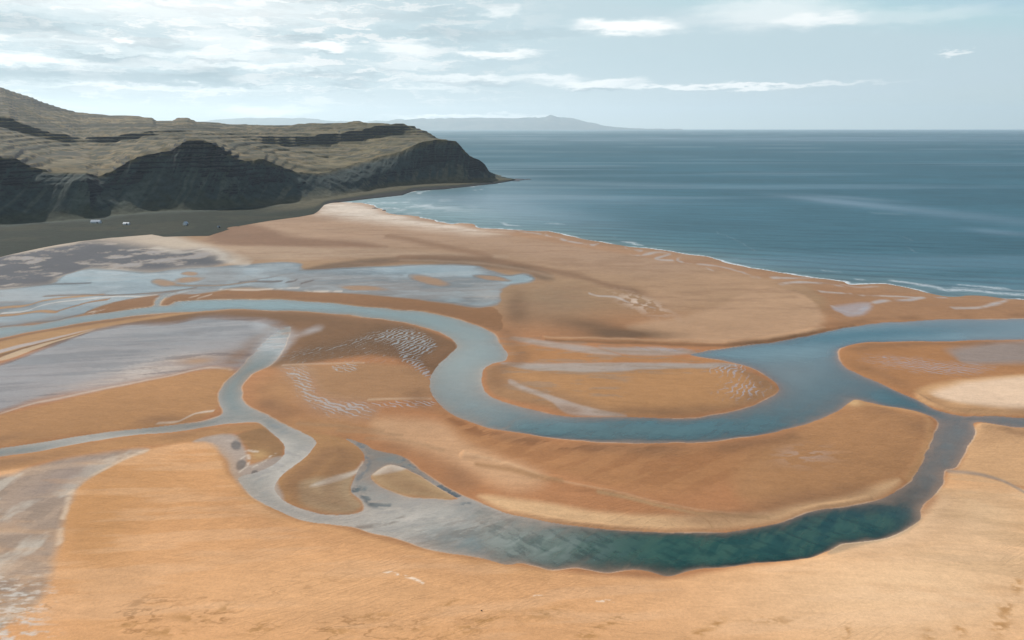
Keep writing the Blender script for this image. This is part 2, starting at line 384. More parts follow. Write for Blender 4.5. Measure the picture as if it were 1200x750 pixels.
# big middle bank
rip = fbm(GX, GY, 14, 3.6, 5, rot=.75, seed=22)
paint(area([(510, 478), (560, 500), (640, 518), (760, 525), (860, 520), (900, 540), (800, 580), (700, 570), (600, 540), (540, 515)], 10), (.345, .165, .07), .8)
paint(area([(520, 488), (600, 510), (720, 524), (860, 520), (960, 500), (940, 540), (820, 575), (700, 565), (600, 538)], 12) * sstep(.46, .60, fbm(GX, GY, 22, 5, 5, rot=.7, seed=23)), (.29, .13, .055), .6)
paint(area([(520, 488), (583, 506), (640, 517), (720, 524), (780, 524), (720, 534), (620, 524), (550, 508)], 4) * sstep(.44, .56, rip), (.22, .095, .04), .85)
paint(area([(900, 520), (990, 475), (1075, 487), (1085, 520), (1060, 565), (960, 590), (880, 590), (860, 560)], 12), (.35, .18, .08), .85)
paint(blob(945, 535, 30, 10) * sstep(.42, .6, fbm(GX, GY, 6, 2.5, 4, seed=25)), (.44, .31, .24), .6)
paint(area([(600, 585), (700, 600), (800, 606), (900, 600), (1000, 580), (1055, 562), (1030, 582), (947, 601), (880, 616), (787, 622), (680, 614), (600, 600), (560, 582)], 5), (.62, .39, .205), .85)
paint(stroke([(545, 534), (580, 541), (620, 557), (660, 568), (720, 578), (780, 592), (840, 601), (900, 602)], 2.0, 1.6), (.55, .35, .2), .3)
paint(stroke([(560, 545), (590, 551), (625, 561), (658, 567)], 4, 3), (.29, .155, .07), .7)  # shade below the scarp, painted into the sand
paint(stroke([(700, 578), (740, 586), (790, 598), (830, 604), (900, 606)], 3, 2.4), (.38, .24, .12), .7)  # painted scarp shade, continued to the right
paint(stroke([(818, 605), (830, 611), (836, 619)], 1.6, 1.2), (.42, .25, .12), .7)
paint(stroke([(846, 606), (855, 613)], 1.6, 1.2), (.42, .25, .12), .7)
paint(stroke([(1000, 473), (1050, 478), (1082, 488), (1088, 510), (1079, 540), (1066, 563)], 5, 4), (.50, .28, .125), .5)
paint(blob(1001, 471, 10, 5), (.6, .4, .2), .6)
# island in the loop
paint(area([(570, 432), (600, 428), (700, 436), (800, 432), (860, 432), (905, 452), (900, 466), (850, 482), (760, 487), (680, 484), (600, 470), (575, 455)], 3), (.30, .165, .08), .9)
paint(area([(576, 440), (605, 434), (660, 441), (760, 437), (830, 432), (870, 440), (880, 458), (850, 476), (780, 484), (730, 482), (690, 470), (640, 455), (600, 445)], 6), (.39, .20, .085), .9)
paint(area([(590, 402), (640, 408), (720, 418), (800, 420), (850, 425), (760, 426), (660, 427), (600, 424), (598, 412)], 3), (.35, .17, .07), .9)
m = area([(604, 396), (640, 401), (680, 406), (707, 411), (733, 417), (770, 419), (800, 415), (815, 413), (790, 409), (740, 409), (700, 409), (730, 418), (700, 417), (650, 409), (604, 400)], 2); wet(film_c, m * .8); paint(m, (.33, .29, .25), .7)
m = area([(588, 424.5), (620, 427), (680, 427.5), (760, 427.5), (848, 426.5), (866, 430), (840, 432), (780, 434), (720, 438), (690, 438.5), (650, 436.5), (620, 434), (594, 429)], 1.5); wet(film_c, m * .78); paint(m, (.33, .29, .25), .8)
m = area([(598, 446), (627, 459), (667, 471.5), (707, 482), (735, 488), (690, 488), (664, 484), (645, 473), (622, 462), (598, 451)], 2); wet(film_c, m * .7); paint(m, (.38, .31, .26), .8)
wet(film_a, (blob(868, 458, 40, 16) + blob(850, 434, 36, 8)) * .62)
wet(film_b, blob(775, 410, 60, 4) * .6)
sp_ = fbm(GX, GY, 16, 5, 6, rot=-.1, seed=181, gain=.6)
isl = area([(585, 394), (640, 398), (740, 408), (820, 412), (880, 430), (850, 440), (740, 444), (735, 490), (690, 490), (640, 476), (590, 450), (585, 420)], 3)
film_c *= 1 - isl * .75 * sstep(.50, .62, sp_)
paint(isl * sstep(.52, .64, sp_), (.27, .19, .13), .5)
# bar at the right and dry sand beyond
paint(area([(985, 412), (1010, 404), (1100, 402), (1320, 402), (1320, 450), (1200, 446), (1120, 450), (1080, 464), (1040, 452), (1000, 434), (984, 424)], 3), (.345, .165, .07), .95)
m = area([(1112, 412), (1140, 405), (1200, 401), (1320, 401), (1320, 427), (1200, 427), (1130, 427)], 5); paint(m, (.24, .23, .22), .7); wet(film_c, m * .62)
wet(film_b, (blob(1050, 425, 60, 12, 5) + blob(1130, 435, 60, 11)) * .58)
paint(area([(1075, 468), (1082, 456), (1110, 449), (1200, 441), (1320, 438), (1320, 486), (1200, 487), (1136, 486), (1100, 479)], 3), (.52, .30, .145), .9)
paint(area([(1096, 466), (1105, 456), (1140, 449), (1200, 444), (1320, 441), (1320, 482), (1200, 481), (1140, 476)], 4), DRY, .9)
paint(area([(1142, 498), (1200, 504), (1320, 510), (1320, 590), (1200, 572), (1160, 560), (1125, 553), (1130, 535)], 3), (.56, .335, .17), .8)

# west sand, sandbanks among the lower streams
paint(area([(-120, 500), (0, 488), (120, 460), (240, 435), (275, 436), (258, 458), (254, 480), (210, 497), (100, 508), (0, 523), (-120, 540)], 4), (.39, .20, .085), .95)
paint(area([(-100, 560), (0, 538), (110, 519), (215, 507), (300, 498), (312, 505), (270, 511), (240, 520), (150, 527), (60, 540), (0, 557)], 3), (.37, .195, .085), .9)
m = stroke([(185, 496.5), (205, 495), (218, 490), (232, 485), (250, 482)], 2, 1.2); paint(m, SALT, .7); wet(film_c, m * .6)
m = stroke([(215, 498), (240, 493), (262, 486)], 2, 1.2); paint(m, SALT, .6); wet(film_c, m * .6)
paint(area([(303, 500), (330, 497), (362, 514), (362, 530), (335, 552), (320, 572), (328, 584), (350, 594), (395, 600), (420, 594), (408, 578), (412, 556), (424, 538), (420, 524), (400, 514), (370, 508)], 3) * (sd_riv > 0), (.345, .185, .08), .95)
paint(area([(352, 566), (395, 560), (412, 560), (408, 577), (422, 592), (408, 601), (375, 598), (352, 588)], 5) * (sd_riv > 0), (.40, .29, .17), .9)
paint(area([(362, 572), (385, 562), (414, 552), (424, 542), (420, 552), (404, 562), (380, 570)], 2.5), (.60, .52, .42), .9)
paint(area([(433, 560), (455, 545), (492, 555), (532, 581), (508, 584), (462, 578)], 4) * (sd_riv > 0), (.42, .285, .15), .9)
paint(area([(435, 556), (455, 544.5), (480, 546), (470, 552), (448, 557)], 2.5), (.55, .48, .40), .8)
paint(area([(275, 514), (290, 508), (313, 503), (327, 516), (331, 527), (325, 541), (310, 533), (296, 532), (284, 520)], 2.5) * (sd_riv > 0), (.25, .14, .065), .9)  # shaded part of the sandbank, painted dark
paint(blob(303, 535, 13, 7), (.42, .27, .12), .8)  # its lit part, painted lighter
gravel = area([(228, 521), (245, 513), (272, 511), (283, 521), (288, 533), (295, 545), (330, 535), (345, 545), (325, 562), (330, 590), (300, 588), (280, 565), (266, 541), (250, 528)], 2.5)
paint(gravel, (.36, .32, .28), .85); wet(film_c, gravel * .35)
for (cx, cy, rx, ry) in [(277, 523, 6, 7), (284, 545, 7, 6), (302, 553, 4, 3)]:
    m = sstep(.25, .75, blob(cx, cy, rx * 1.1, ry) * (.55 + .9 * fbm(GX, GY, 3, 3, 4, seed=53))); paint(m, (.085, .095, .10), .8); wet(film_c, m * .8)
for pts in ([(282, 532), (290, 529), (300, 531)], [(283, 539), (290, 535), (293, 545), (285, 552)], [(300, 547), (312, 541), (318, 534), (322, 533)], [(297, 566), (305, 561), (311, 560)]):
    paint(stroke(pts, 1.8, 1.6) * sstep(.3, .6, fbm(GX, GY, 2.5, 2, 4, seed=54)), (.58, .50, .41), .75)

# foreground sand
fg = area([(-140, 800), (-100, 590), (120, 540), (240, 520), (262, 545), (290, 580), (330, 605), (400, 620), (500, 645), (600, 664), (700, 674), (790, 678), (900, 662), (980, 645), (1080, 610), (1110, 560), (1130, 553), (1220, 580), (1340, 600), (1340, 800)], 4)
paint(fg, FORE, .9)
paint(blob(150, 565, 120, 60) + blob(110, 640, 60, 70), (.43, .215, .085), .8)
paint(fg * blob(1080, 690, 260, 90), (.70, .462, .265), .85)
paint(fg * blob(1150, 600, 90, 40), (.62, .43, .255), .7)
paint(fg * blob(360, 700, 240, 60), (.66, .365, .175), .7)
paint(stroke([(293, 582), (330, 605), (400, 621), (480, 638), (560, 656), (640, 672)], 14, 10), (.46, .25, .105), .32)
paint(stroke([(250, 530), (268, 550), (290, 580), (330, 604)], 10, 7), (.44, .24, .10), .35)
paint(stroke([(980, 640), (1040, 632), (1085, 612), (1110, 580)], 14, 10), (.60, .40, .24), .5)
# beige mud at the lower left
mud = area([(-120, 585), (0, 561), (40, 549), (80, 539), (120, 533.5), (160, 530), (171, 531.5), (149, 539), (128, 549), (107, 561), (88, 576), (85, 589), (77, 600), (72, 621), (66, 650), (56, 690), (30, 720), (-120, 800)], 6)
paint(mud, (.315, .235, .175), .92)
paint(mud * sstep(.46, .60, fbm(GX, GY, 5, 7, 6, seed=34, gain=.6)), (.24, .175, .13), .6)
paint(mud * sstep(.5, .68, fbm(GX, GY, 9, 18, 5, seed=33)), (.45, .385, .31), .7)
paint(mud * blob(75, 560, 60, 14, -25), (.24, .185, .155), .7)
paint(stroke([(171, 531), (149, 539.5), (128, 549), (107, 560), (92, 571), (84, 580), (80, 596), (73, 615), (69, 640)], 3, 3) * sstep(.3, .6, fbm(GX, GY, 6, octv=4, seed=190)), (.54, .41, .29), .7)
glint = area([(-60, 760), (-60, 690), (40, 680), (62, 700), (50, 730), (60, 760)], 14)
gp = sstep(.46, .74, fbm(GX, GY, 2.4, .9, 5, seed=35))
wet(film_c, glint * gp * .8); paint(glint * gp, (.55, .49, .42), .8)
wet(film_c, mud * sstep(.5, .7, fbm(GX, GY, 12, 12, 4, seed=36)) * .30)
# brown scour lines and ripples along the bottom of the view
scour = sstep(655, 735, project(GX, GY, 0)[1]) * fg
ridge = np.abs(fbm(GX, GY, 9, 3.4, 5, rot=.12, seed=41) - .5)
lines = sstep(.05, .0, ridge) * sstep(.34, .58, fbm(GX, GY, 22, 12, 3, seed=43))
paint(lines * scour * sstep(30, -60, GX), (.33, .165, .065), .9)
for (cx, cy, rx, ry, rot) in [(575, 728, 26, 5, -22), (545, 742, 20, 6, -15), (530, 710, 14, 3, -15), (440, 725, 22, 4, -5), (395, 742, 16, 5, 0), (485, 738, 16, 5, 0), (715, 732, 22, 5, -28), (690, 748, 14, 5, 0), (725, 727, 9, 4, -40),
                              (820, 745, 14, 5, -20), (840, 735, 10, 4, -30), (988, 742, 6, 8, 0), (1085, 746, 9, 6, 30), (1125, 742, 9, 6, 40), (1172, 738, 14, 12, 25), (1178, 716, 10, 10, 0), (1195, 690, 6, 10, 0), (265, 716, 14, 4, -20), (305, 740, 22, 7, -10),
                              (225, 728, 25, 4, 5), (200, 745, 30, 5, 0), (150, 735, 25, 4, 0), (640, 722, 30, 6, -10), (905, 730, 30, 5, 0)]:
    paint(blob(cx, cy, rx, ry, rot) * sstep(.35, .62, fbm(GX, GY, 1.8, 1.2, 4, seed=44)), (.40, .205, .075), .85)
for pts in ([(448, 676), (458, 674), (466, 677)], [(474, 679), (486, 682), (496, 686)], [(622, 701), (640, 702)], [(700, 705), (720, 707)]):
    paint(stroke(pts, 2, 1.5) * sstep(.4, .55, fbm(GX, GY, 2, 1, 3, seed=45)), (.82, .66, .5), .9)
wl = fbm(GX, GY, 26, 4.2, 5, rot=-.25, seed=47)
paint(area([(1060, 640), (1090, 560), (1130, 556), (1340, 610), (1340, 690), (1150, 680)], 14) * sstep(.48, .62, wl), (.50, .32, .175), .55)
paint(fg * sstep(.52, .7, fbm(GX, GY, 34, 6, 5, rot=.08, seed=49)), (.70, .46, .28), .18)
paint(fg * sstep(.55, .72, fbm(GX, GY, 20, 7, 5, rot=-.1, seed=50)), (.50, .27, .125), .22)
m = stroke([(1112, 553), (1140, 556), (1170, 563), (1195, 575), (1240, 600)], 5, 3); paint(m, (.25, .21, .17), .75); wet(film_c, m * .35)
paint(area([(984, 634), (1029, 629), (1055, 617), (1082, 606), (1070, 618), (1040, 632), (1000, 641), (972, 650), (975, 640)], 2), (.36, .27, .17), .7)
# rivulets and wet gaps on the sea side
for (pts, w) in [([(600, 270), (640, 276), (656, 281), (690, 288), (700, 286)], 2), ([(640, 271), (643, 276), (655, 281)], 1.6), ([(735, 290), (740, 294), (752, 294), (738, 299), (750, 300), (772, 296), (784, 298), (768, 304), (790, 306)], 1.8),
                 ([(787, 296), (805, 300), (795, 306), (812, 310), (840, 313), (870, 320), (895, 326), (930, 326)], 1.8), ([(826, 315), (834, 318)], 2.4), ([(880, 326), (905, 327), (945, 326), (951, 324)], 2), ([(916, 335), (935, 332), (955, 332.5), (985, 336)], 3),
                 ([(985, 334), (1005, 337), (1030, 336)], 1.6), ([(960, 343), (985, 345), (1000, 346)], 1.2), ([(1010, 348), (1060, 349), (1110, 349)], 1.4), ([(1118, 362), (1150, 361), (1175, 354), (1180, 350)], 3),
                 ([(975, 360), (1000, 368), (1020, 358), (1040, 353), (1065, 353), (1080, 349)], 3.5), ([(690, 345), (700, 348), (720, 350), (735, 355)], 1.2), ([(745, 357), (765, 362)], 1.5)]:
    m = stroke(pts, w * .8, 1.1) * sstep(.30, .48, fbm(GX, GY, 14, 30, 4, seed=51)); wet(film_c, m * .9); paint(m, (.40, .34, .30), .8)
m = area([(975, 360), (1000, 357), (1022, 357), (1014, 368), (998, 372), (985, 368)], 2); wet(film_c, m * .75); paint(m, (.33, .28, .27), .8)
m = area([(1040, 353), (1060, 348), (1085, 349), (1065, 355), (1045, 355)], 1.5); wet(film_c, m * .8)
m = sstep(.45, .6, fbm(GX, GY, 5, 8, 4, seed=52)) * blob(750, 357, 28, 7, 20); paint(m, (.60, .46, .36), .8)
# wet margin and pale rim of every stream
edge = np.where(sd_riv > 0, sd_riv, 99)
paint(np.exp(-((edge - 7) / 6.0) ** 2) * sstep(.35, .65, fbm(GX, GY, 35, octv=3, seed=60)) * (1 - .75 * fg), WET, .6)
rimw = np.clip(GY * .0022, .5, 1.6)
paint(sstep(rimw * 1.3, rimw * .4, edge) * sstep(.42, .62, fbm(GX, GY, 30, octv=4, seed=61)), (.56, .43, .32), .42)
seab = np.where(sd_land < 0, -sd_land, 0)
paint(sstep(30, 0, seab) * (seab > 0), (.31, .17, .095), .6)
# bed of the streams: pale silt over red sand
inside = sd_riv < 0
paint(inside.astype(f4), (.235, .158, .102), .95)
paint(inside * blob(320, 405, 34, 20), (.40, .36, .33), .9)
wet(film_c, inside * blob(322, 402, 30, 22) * 1.3)
paint(inside * blob(545, 430, 70, 50), (.36, .31, .25), .8)
paint(inside * blob(500, 612, 130, 36), (.54, .47, .39), .95)
paint(inside * blob(110, 515, 150, 16), (.46, .40, .33), .85)
paint(inside * blob(270, 480, 40, 30), (.36, .32, .28), .8)
paint(inside * blob(335, 545, 62, 66), (.50, .44, .37), .9)
paint(inside * blob(540, 625, 45, 9, -10) * sstep(.46, .6, fbm(GX, GY, 5, 2, 4, rot=.5, seed=64)), (.27, .17, .10), .9)
paint(inside * stroke([(418, 618), (440, 615), (462, 611), (474, 606)], 4, 2.5) * sstep(.34, .54, fbm(GX, GY, 6, 1.6, 5, rot=.35, seed=151)), (.22, .155, .105), .85)
paint(inside * blob(545, 622, 60, 13, -8) * sstep(.48, .56, fbm(GX, GY, 5, 1.3, 5, rot=.45, seed=152)), (.25, .165, .105), .8)
paint(inside * blob(480, 600, 120, 40) * sstep(.52, .66, fbm(GX, GY, 9, 3.5, 6, rot=.2, seed=153)), (.33, .285, .24), .6)
paint(inside * blob(335, 545, 60, 60) * sstep(.50, .64, fbm(GX, GY, 7, 3, 6, rot=-.6, seed=154)), (.36, .31, .27), .7)
weed = sstep(.50, .60, fbm(GX, GY, 3.2, 2.2, 4, seed=66))
paint(inside * (stroke([(413, 575), (425, 582), (432, 590), (446, 593), (455, 593)], 6, 2) + stroke([(417, 572), (426, 573)], 4, 2)) * sstep(.36, .52, fbm(GX, GY, 3.5, 2.2, 5, seed=150)), (.055, .065, .065), .9)
paint(inside * stroke([(420, 520), (428, 530), (430, 545), (418, 562)], 5, 3) * sstep(.4, .55, fbm(GX, GY, 2, 2, 3, seed=67)), (.14, .13, .12), .8)
paint(inside * stroke([(470, 541), (490, 552), (505, 563), (520, 571), (535, 580), (548, 588)], 7, 3) * weed, (.05, .06, .065), .95)
gm = fbm(GX, GY, 3.0, 1.5, 4, seed=70)
col *= (.94 + .12 * gm)[:, None]
col *= (.86 + .28 * tn)[:, None]
np.clip(col, .01, .9, out=col)

# ------------------------------------------------------------------ water colours
wc = np.empty((N, 3), f4)
wc[:] = (.075, .165, .175)


def tint(mask, c, k=1.0):
    m = np.clip(mask * k, 0, 1)[:, None].astype(f4)
    wc[:] = wc * (1 - m) + np.array(c, f4) * m


tint(sstep(330, 420, GY), (.21, .295, .30))
tint(blob(545, 430, 75, 60), (.36, .43, .405), .9)
tint(blob(120, 372, 260, 22), (.19, .28, .30), .8)
tint(blob(620, 478, 60, 10, 15), (.26, .31, .30), .7)
tint(blob(720, 508, 140, 14), (.085, .14, .132), .85)
tint(blob(870, 500, 90, 14, -12), (.065, .125, .125), .8)
tint(blob(920, 440, 60, 26), (.20, .25, .238), .8)
tint(blob(1010, 393, 170, 11, -4), (.035, .115, .13), .9)
tint(blob(1075, 473, 60, 13, 20), (.045, .105, .11), .85)
tint(blob(280, 455, 30, 45), (.22, .31, .31), .8)
tint(blob(320, 500, 20, 12), (.10, .17, .21), .8)
lower = area([(560, 590), (640, 605), (787, 620), (900, 612), (1040, 575), (1090, 560), (1100, 600), (1060, 640), (900, 670), (780, 690), (600, 675)], 8)
tint(lower, (.010, .056, .040), .95)
tint(blob(1117, 522, 40, 50) + blob(1090, 575, 26, 30), (.17, .18, .16), .9)
tint(blob(1180, 496, 70, 8), (.15, .16, .145), .8)
tint(lower * blob(1000, 605, 120, 28, -15), (.016, .052, .055), .7)
tint(lower * blob(595, 632, 100, 36), (.24, .275, .235), .9)
tint(blob(460, 590, 120, 60), (.42, .41, .355), .95)
tint(blob(325, 550, 66, 60), (.42, .39, .34), .9)
tint(blob(110, 515, 170, 18), (.38, .37, .34), .85)
tint(lower * sstep(.66, .30, bars) * sstep(.2, 1.0, depth), (.050, .115, .078), .5)
tint(lower * sstep(.50, .66, fbm(GX, GY, 5.0, 1.7, 6, rot=-.75, seed=72, gain=.6)), (.004, .028, .026), .38)
walpha = (1 - np.exp(-np.maximum(-GZ, 0) * 1.9)).astype(f4)


# ------------------------------------------------------------------ mesh helpers
def sheet(name, V, nr, nc, keep=None, attrs=None, mat=None, smooth_shade=True):
    r = np.arange(nr - 1)[:, None] * nc; c = np.arange(nc - 1)[None, :]
    a = (r + c).ravel()
    q = np.stack([a, a + 1, a + nc + 1, a + nc], 1)
    if keep is not None:
        q = q[keep[q].any(1)]
    used = np.unique(q)
    remap = np.zeros(nr * nc, np.int64); remap[used] = np.arange(used.size)
    q = remap[q]
    me = bpy.data.meshes.new(name)
    me.vertices.add(used.size)
    me.vertices.foreach_set("co", V[used].astype(f4).ravel())
    me.loops.add(q.size)
    me.loops.foreach_set("vertex_index", q.astype(np.int32).ravel())
    me.polygons.add(len(q))
    me.polygons.foreach_set("loop_start", (np.arange(len(q)) * 4).astype(np.int32))
    me.polygons.foreach_set("use_smooth", np.full(len(q), smooth_shade))
    me.update(calc_edges=True)
    for k, v in (attrs or {}).items():
        if v.ndim == 2:
            at = me.attributes.new(k, 'FLOAT_COLOR', 'POINT')
            w = np.ones((used.size, 4), f4); w[:, :3] = v[used]
            at.data.foreach_set("color", w.ravel())
        else:
            at = me.attributes.new(k, 'FLOAT', 'POINT')
            at.data.foreach_set("value", v[used].astype(f4))
    if mat:
        me.materials.append(mat)
    o = bpy.data.objects.new(name, me)
    COL.objects.link(o)
    return o


class NT:
    def __init__(self, tree):
        self.t = tree; self.n = tree.nodes; self.l = tree.links

    def node(self, kind, **kw):
        nd = self.n.new(kind)
        for k, v in kw.items():
            setattr(nd, k, v)
        return nd

    def put(self, sock, v):
        if hasattr(v, 'is_output') or isinstance(v, bpy.types.NodeSocket):
            self.l.new(v, sock)
        else:
            sock.default_value = v

    def math(self, op, a, b=0.0, c=None, clamp=False):
        nd = self.node('ShaderNodeMath', operation=op, use_clamp=clamp)
        self.put(nd.inputs[0], a); self.put(nd.inputs[1], b)
        if c is not None:
            self.put(nd.inputs[2], c)
        return nd.outputs[0]

    def vmath(self, op, a, b=(0, 0, 0), c=None):
        nd = self.node('ShaderNodeVectorMath', operation=op)
        self.put(nd.inputs[0], a)
        if op not in ('LENGTH', 'NORMALIZE'):
            self.put(nd.inputs[1], b)
        if c is not None:
            self.put(nd.inputs[2], c)
        return nd.outputs['Value'] if op in ('LENGTH', 'DOT_PRODUCT') else nd.outputs[0]

    def noise(self, vec, scale=1.0, detail=4.0, rough=.5, dist=0.0):
        nd = self.node('ShaderNodeTexNoise')
        self.put(nd.inputs['Vector'], vec)
        nd.inputs['Scale'].default_value = scale; nd.inputs['Detail'].default_value = detail
        nd.inputs['Roughness'].default_value = rough; nd.inputs['Distortion'].default_value = dist
        return nd.outputs['Fac']

    def maprange(self, v, a, b, c=0.0, d=1.0, smooth=True):
        nd = self.node('ShaderNodeMapRange', interpolation_type='SMOOTHSTEP' if smooth else 'LINEAR')
        self.put(nd.inputs[0], v); self.put(nd.inputs[1], a); self.put(nd.inputs[2], b); self.put(nd.inputs[3], c); self.put(nd.inputs[4], d)
        return nd.outputs[0]

    def mix(self, f, a, b, blend='MIX'):
        nd = self.node('ShaderNodeMix', data_type='RGBA', blend_type=blend)
        self.put(nd.inputs[0], f); self.put(nd.inputs[6], a); self.put(nd.inputs[7], b)
        return nd.outputs[2]

    def attr(self, name, colour=False):
        nd = self.node('ShaderNodeAttribute', attribute_name=name)
        return nd.outputs['Color'] if colour else nd.outputs['Fac']

    def rotated(self, vec, ang, scale):
        nd = self.node('ShaderNodeVectorRotate', rotation_type='Z_AXIS')
        self.put(nd.inputs['Vector'], vec); nd.inputs['Angle'].default_value = ang
        return self.vmath('MULTIPLY', nd.outputs[0], scale)


def material(name):
    m = bpy.data.materials.new(name); m.use_nodes = True
    m.node_tree.nodes.clear()
    t = NT(m.node_tree)
    out = t.node('ShaderNodeOutputMaterial')
    return m, t, out


def rgb(*c):
    return (*c, 1.0)


# ------------------------------------------------------------------ sand material
sand_m, t, out = material("red_sand")
pos = t.node('ShaderNodeNewGeometry').outputs['Position']
base = t.attr('col', True)
n_fine = t.noise(pos, 1.1, 5, .6)
n_mid = t.noise(pos, .16, 5, .6)
n_str = t.noise(t.rotated(pos, .1, (.05, .32, 0)), 1.0, 5, .6, .4)
n_grain = t.noise(pos, 2.6, 3, .7)
v = t.math('ADD', t.maprange(n_fine, .36, .64, -.055, .055, False), t.maprange(n_str, .3, .7, -.035, .035, False))
v = t.math('ADD', v, t.maprange(n_mid, .34, .66, -.035, .035, False))
v = t.math('ADD', v, t.maprange(n_grain, .36, .64, -.05, .05, False))
# low sand ripples that come and go in patches, in two directions
where1 = t.maprange(t.noise(pos, .009, 4, .6), .44, .60)
where2 = t.maprange(t.noise(t.vmath('ADD', pos, (900, 300, 0)), .011, 4, .6), .44, .60)


def ridges(ang, scale, dist):
    n = t.noise(t.rotated(pos, ang, scale), 1.0, 4, .55, dist)
    return t.maprange(t.math('ABSOLUTE', t.math('SUBTRACT', n, .5)), 0, .07, 1, 0)


r1 = t.math('MULTIPLY', ridges(.35, (.085, .42, 0), .6), where1)
r2 = t.math('MULTIPLY', ridges(-.5, (.07, .36, 0), .8), where2)
rr = t.math('MAXIMUM', r1, r2)
v = t.math('ADD', v, t.math('MULTIPLY', rr, -.055))
v = t.math('ADD', v, 1.0)
c = t.vmath('MULTIPLY', base, t.node('ShaderNodeCombineXYZ').outputs[0])
comb = c.node.inputs[1].links[0].from_node
for k in range(3):
    t.l.new(v, comb.inputs[k])


def film(attr, ang, scale, lo=.78, span=.62, w=.10, dist=.8, det=3):
    n = t.noise(t.rotated(pos, ang, scale), 1.0, det, .5, dist)
    F = t.attr(attr)
    thr = t.math('MULTIPLY_ADD', F, -span, lo)
    m = t.maprange(t.math('SUBTRACT', n, thr), 0, w)
    m = t.math('MULTIPLY', m, t.maprange(F, .02, .30))
    return t.math('MAXIMUM', m, t.math('MULTIPLY', t.maprange(F, .80, 1.0), t.maprange(n, .30, .62, 1.0, .82)))




def ripple(attr, ang, wl, lo, span, w):
    p = t.rotated(pos, ang, (1, 1, 1))
    wv_ = t.node('ShaderNodeTexWave', wave_type='BANDS', bands_direction='X', wave_profile='SIN')
    t.put(wv_.inputs['Vector'], p)
    wv_.inputs['Scale'].default_value = .314 / wl; wv_.inputs['Distortion'].default_value = 9.0
    wv_.inputs['Detail'].default_value = 2.5; wv_.inputs['Detail Scale'].default_value = 1.2; wv_.inputs['Detail Roughness'].default_value = .55
    n = t.noise(t.vmath('MULTIPLY', p, (.42, .13, 0)), 1.0, 5, .6, .6)
    val = t.math('ADD', t.math('MULTIPLY', wv_.outputs['Fac'], .40), t.math('MULTIPLY', n, .60))
    F = t.attr(attr)
    m = t.maprange(t.math('SUBTRACT', val, t.math('MULTIPLY_ADD', F, -span, lo)), 0, w)
    return t.math('MULTIPLY', m, t.maprange(F, .03, .25)), wv_.outputs['Fac']


fa, wa = ripple('film_a', math.radians(28), 3.0, .85, .60, .20)
fb, wb = ripple('film_b', math.radians(-52), 2.7, .85, .60, .20)
fc = film('film_c', 0.0, (.045, .13, 0), .98, .70, .55, .5, 8)
fab = t.math('MAXIMUM', fa, fb)
fm = t.math('MAXIMUM', fab, fc)
cf = t.mix(.14, c, rgb(.30, .32, .33))
cf = t.mix(t.math('MULTIPLY', fab, .26), cf, rgb(.42, .42, .42))  # rippled films painted paler, standing in for weakened sheen
hgt = t.math('ADD', t.math('ADD', t.math('MULTIPLY', n_fine, .16), t.math('MULTIPLY', n_str, .5)), t.math('MULTIPLY', rr, .09))


def lobe_of(colour, rough_, spec, strength):
    b = t.node('ShaderNodeBsdfPrincipled')
    t.put(b.inputs['Base Color'], colour); t.put(b.inputs['Roughness'], rough_); t.put(b.inputs['Specular IOR Level'], spec)
    b.inputs['IOR'].default_value = 1.36
    bm_ = t.node('ShaderNodeBump'); bm_.inputs['Distance'].default_value = 1.0; bm_.inputs['Strength'].default_value = strength
    t.put(bm_.inputs['Height'], hgt); t.l.new(bm_.outputs[0], b.inputs['Normal'])
    return b


dry_b = lobe_of(c, .93, .12, .45)
wet_b = lobe_of(cf, .09, t.math('MULTIPLY_ADD', fab, .16, .46), .035)
ms = t.node('ShaderNodeMixShader')
t.put(ms.inputs[0], fm); t.l.new(dry_b.outputs[0], ms.inputs[1]); t.l.new(wet_b.outputs[0], ms.inputs[2])
t.l.new(ms.outputs[0], out.inputs[0])

V = np.stack([GX, GY, GZ], 1)
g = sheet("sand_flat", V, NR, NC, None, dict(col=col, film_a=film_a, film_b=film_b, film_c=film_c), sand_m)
g['kind'] = 'structure'

# ------------------------------------------------------------------ stream water
wat_m, t, out = material("stream_water")
pos = t.node('ShaderNodeNewGeometry').outputs['Position']
n1 = t.noise(pos, .9, 4, .6)
n2 = t.noise(t.rotated(pos, .3, (.10, .30, 0)), 1.0, 4, .6)
bmp = t.node('ShaderNodeBump'); bmp.inputs['Distance'].default_value = 1.0; bmp.inputs['Strength'].default_value = .12
t.put(bmp.inputs['Height'], t.math('ADD', t.math('MULTIPLY', n1, .12), t.math('MULTIPLY', n2, .3)))
body = t.node('ShaderNodeBsdfDiffuse')
wcol = t.attr('wcol', True)
vv = t.maprange(t.math('ADD', t.math('MULTIPLY', n2, .6), t.math('MULTIPLY', n1, .4)), .3, .7, .86, 1.14, False)
wv = t.vmath('SCALE', wcol); wv.node.inputs['Scale'].default_value = 1; t.l.new(vv, wv.node.inputs['Scale'])
t.put(body.inputs['Color'], wv)
clear = t.node('ShaderNodeBsdfTransparent')
m1 = t.node('ShaderNodeMixShader')
t.put(m1.inputs[0], t.attr('alpha')); t.l.new(clear.outputs[0], m1.inputs[1]); t.l.new(body.outputs[0], m1.inputs[2])
gl = t.node('ShaderNodeBsdfGlossy'); gl.inputs['Roughness'].default_value = .09
t.l.new(bmp.outputs[0], gl.inputs['Normal'])
fr = t.node('ShaderNodeFresnel'); fr.inputs['IOR'].default_value = 1.33; t.l.new(bmp.outputs[0], fr.inputs['Normal'])
m2 = t.node('ShaderNodeMixShader')
t.put(m2.inputs[0], t.math('MULTIPLY', fr.outputs[0], t.math('SUBTRACT', 1.0, t.node('ShaderNodeNewGeometry').outputs['Backfacing']))); t.l.new(m1.outputs[0], m2.inputs[1]); t.l.new(gl.outputs[0], m2.inputs[2])
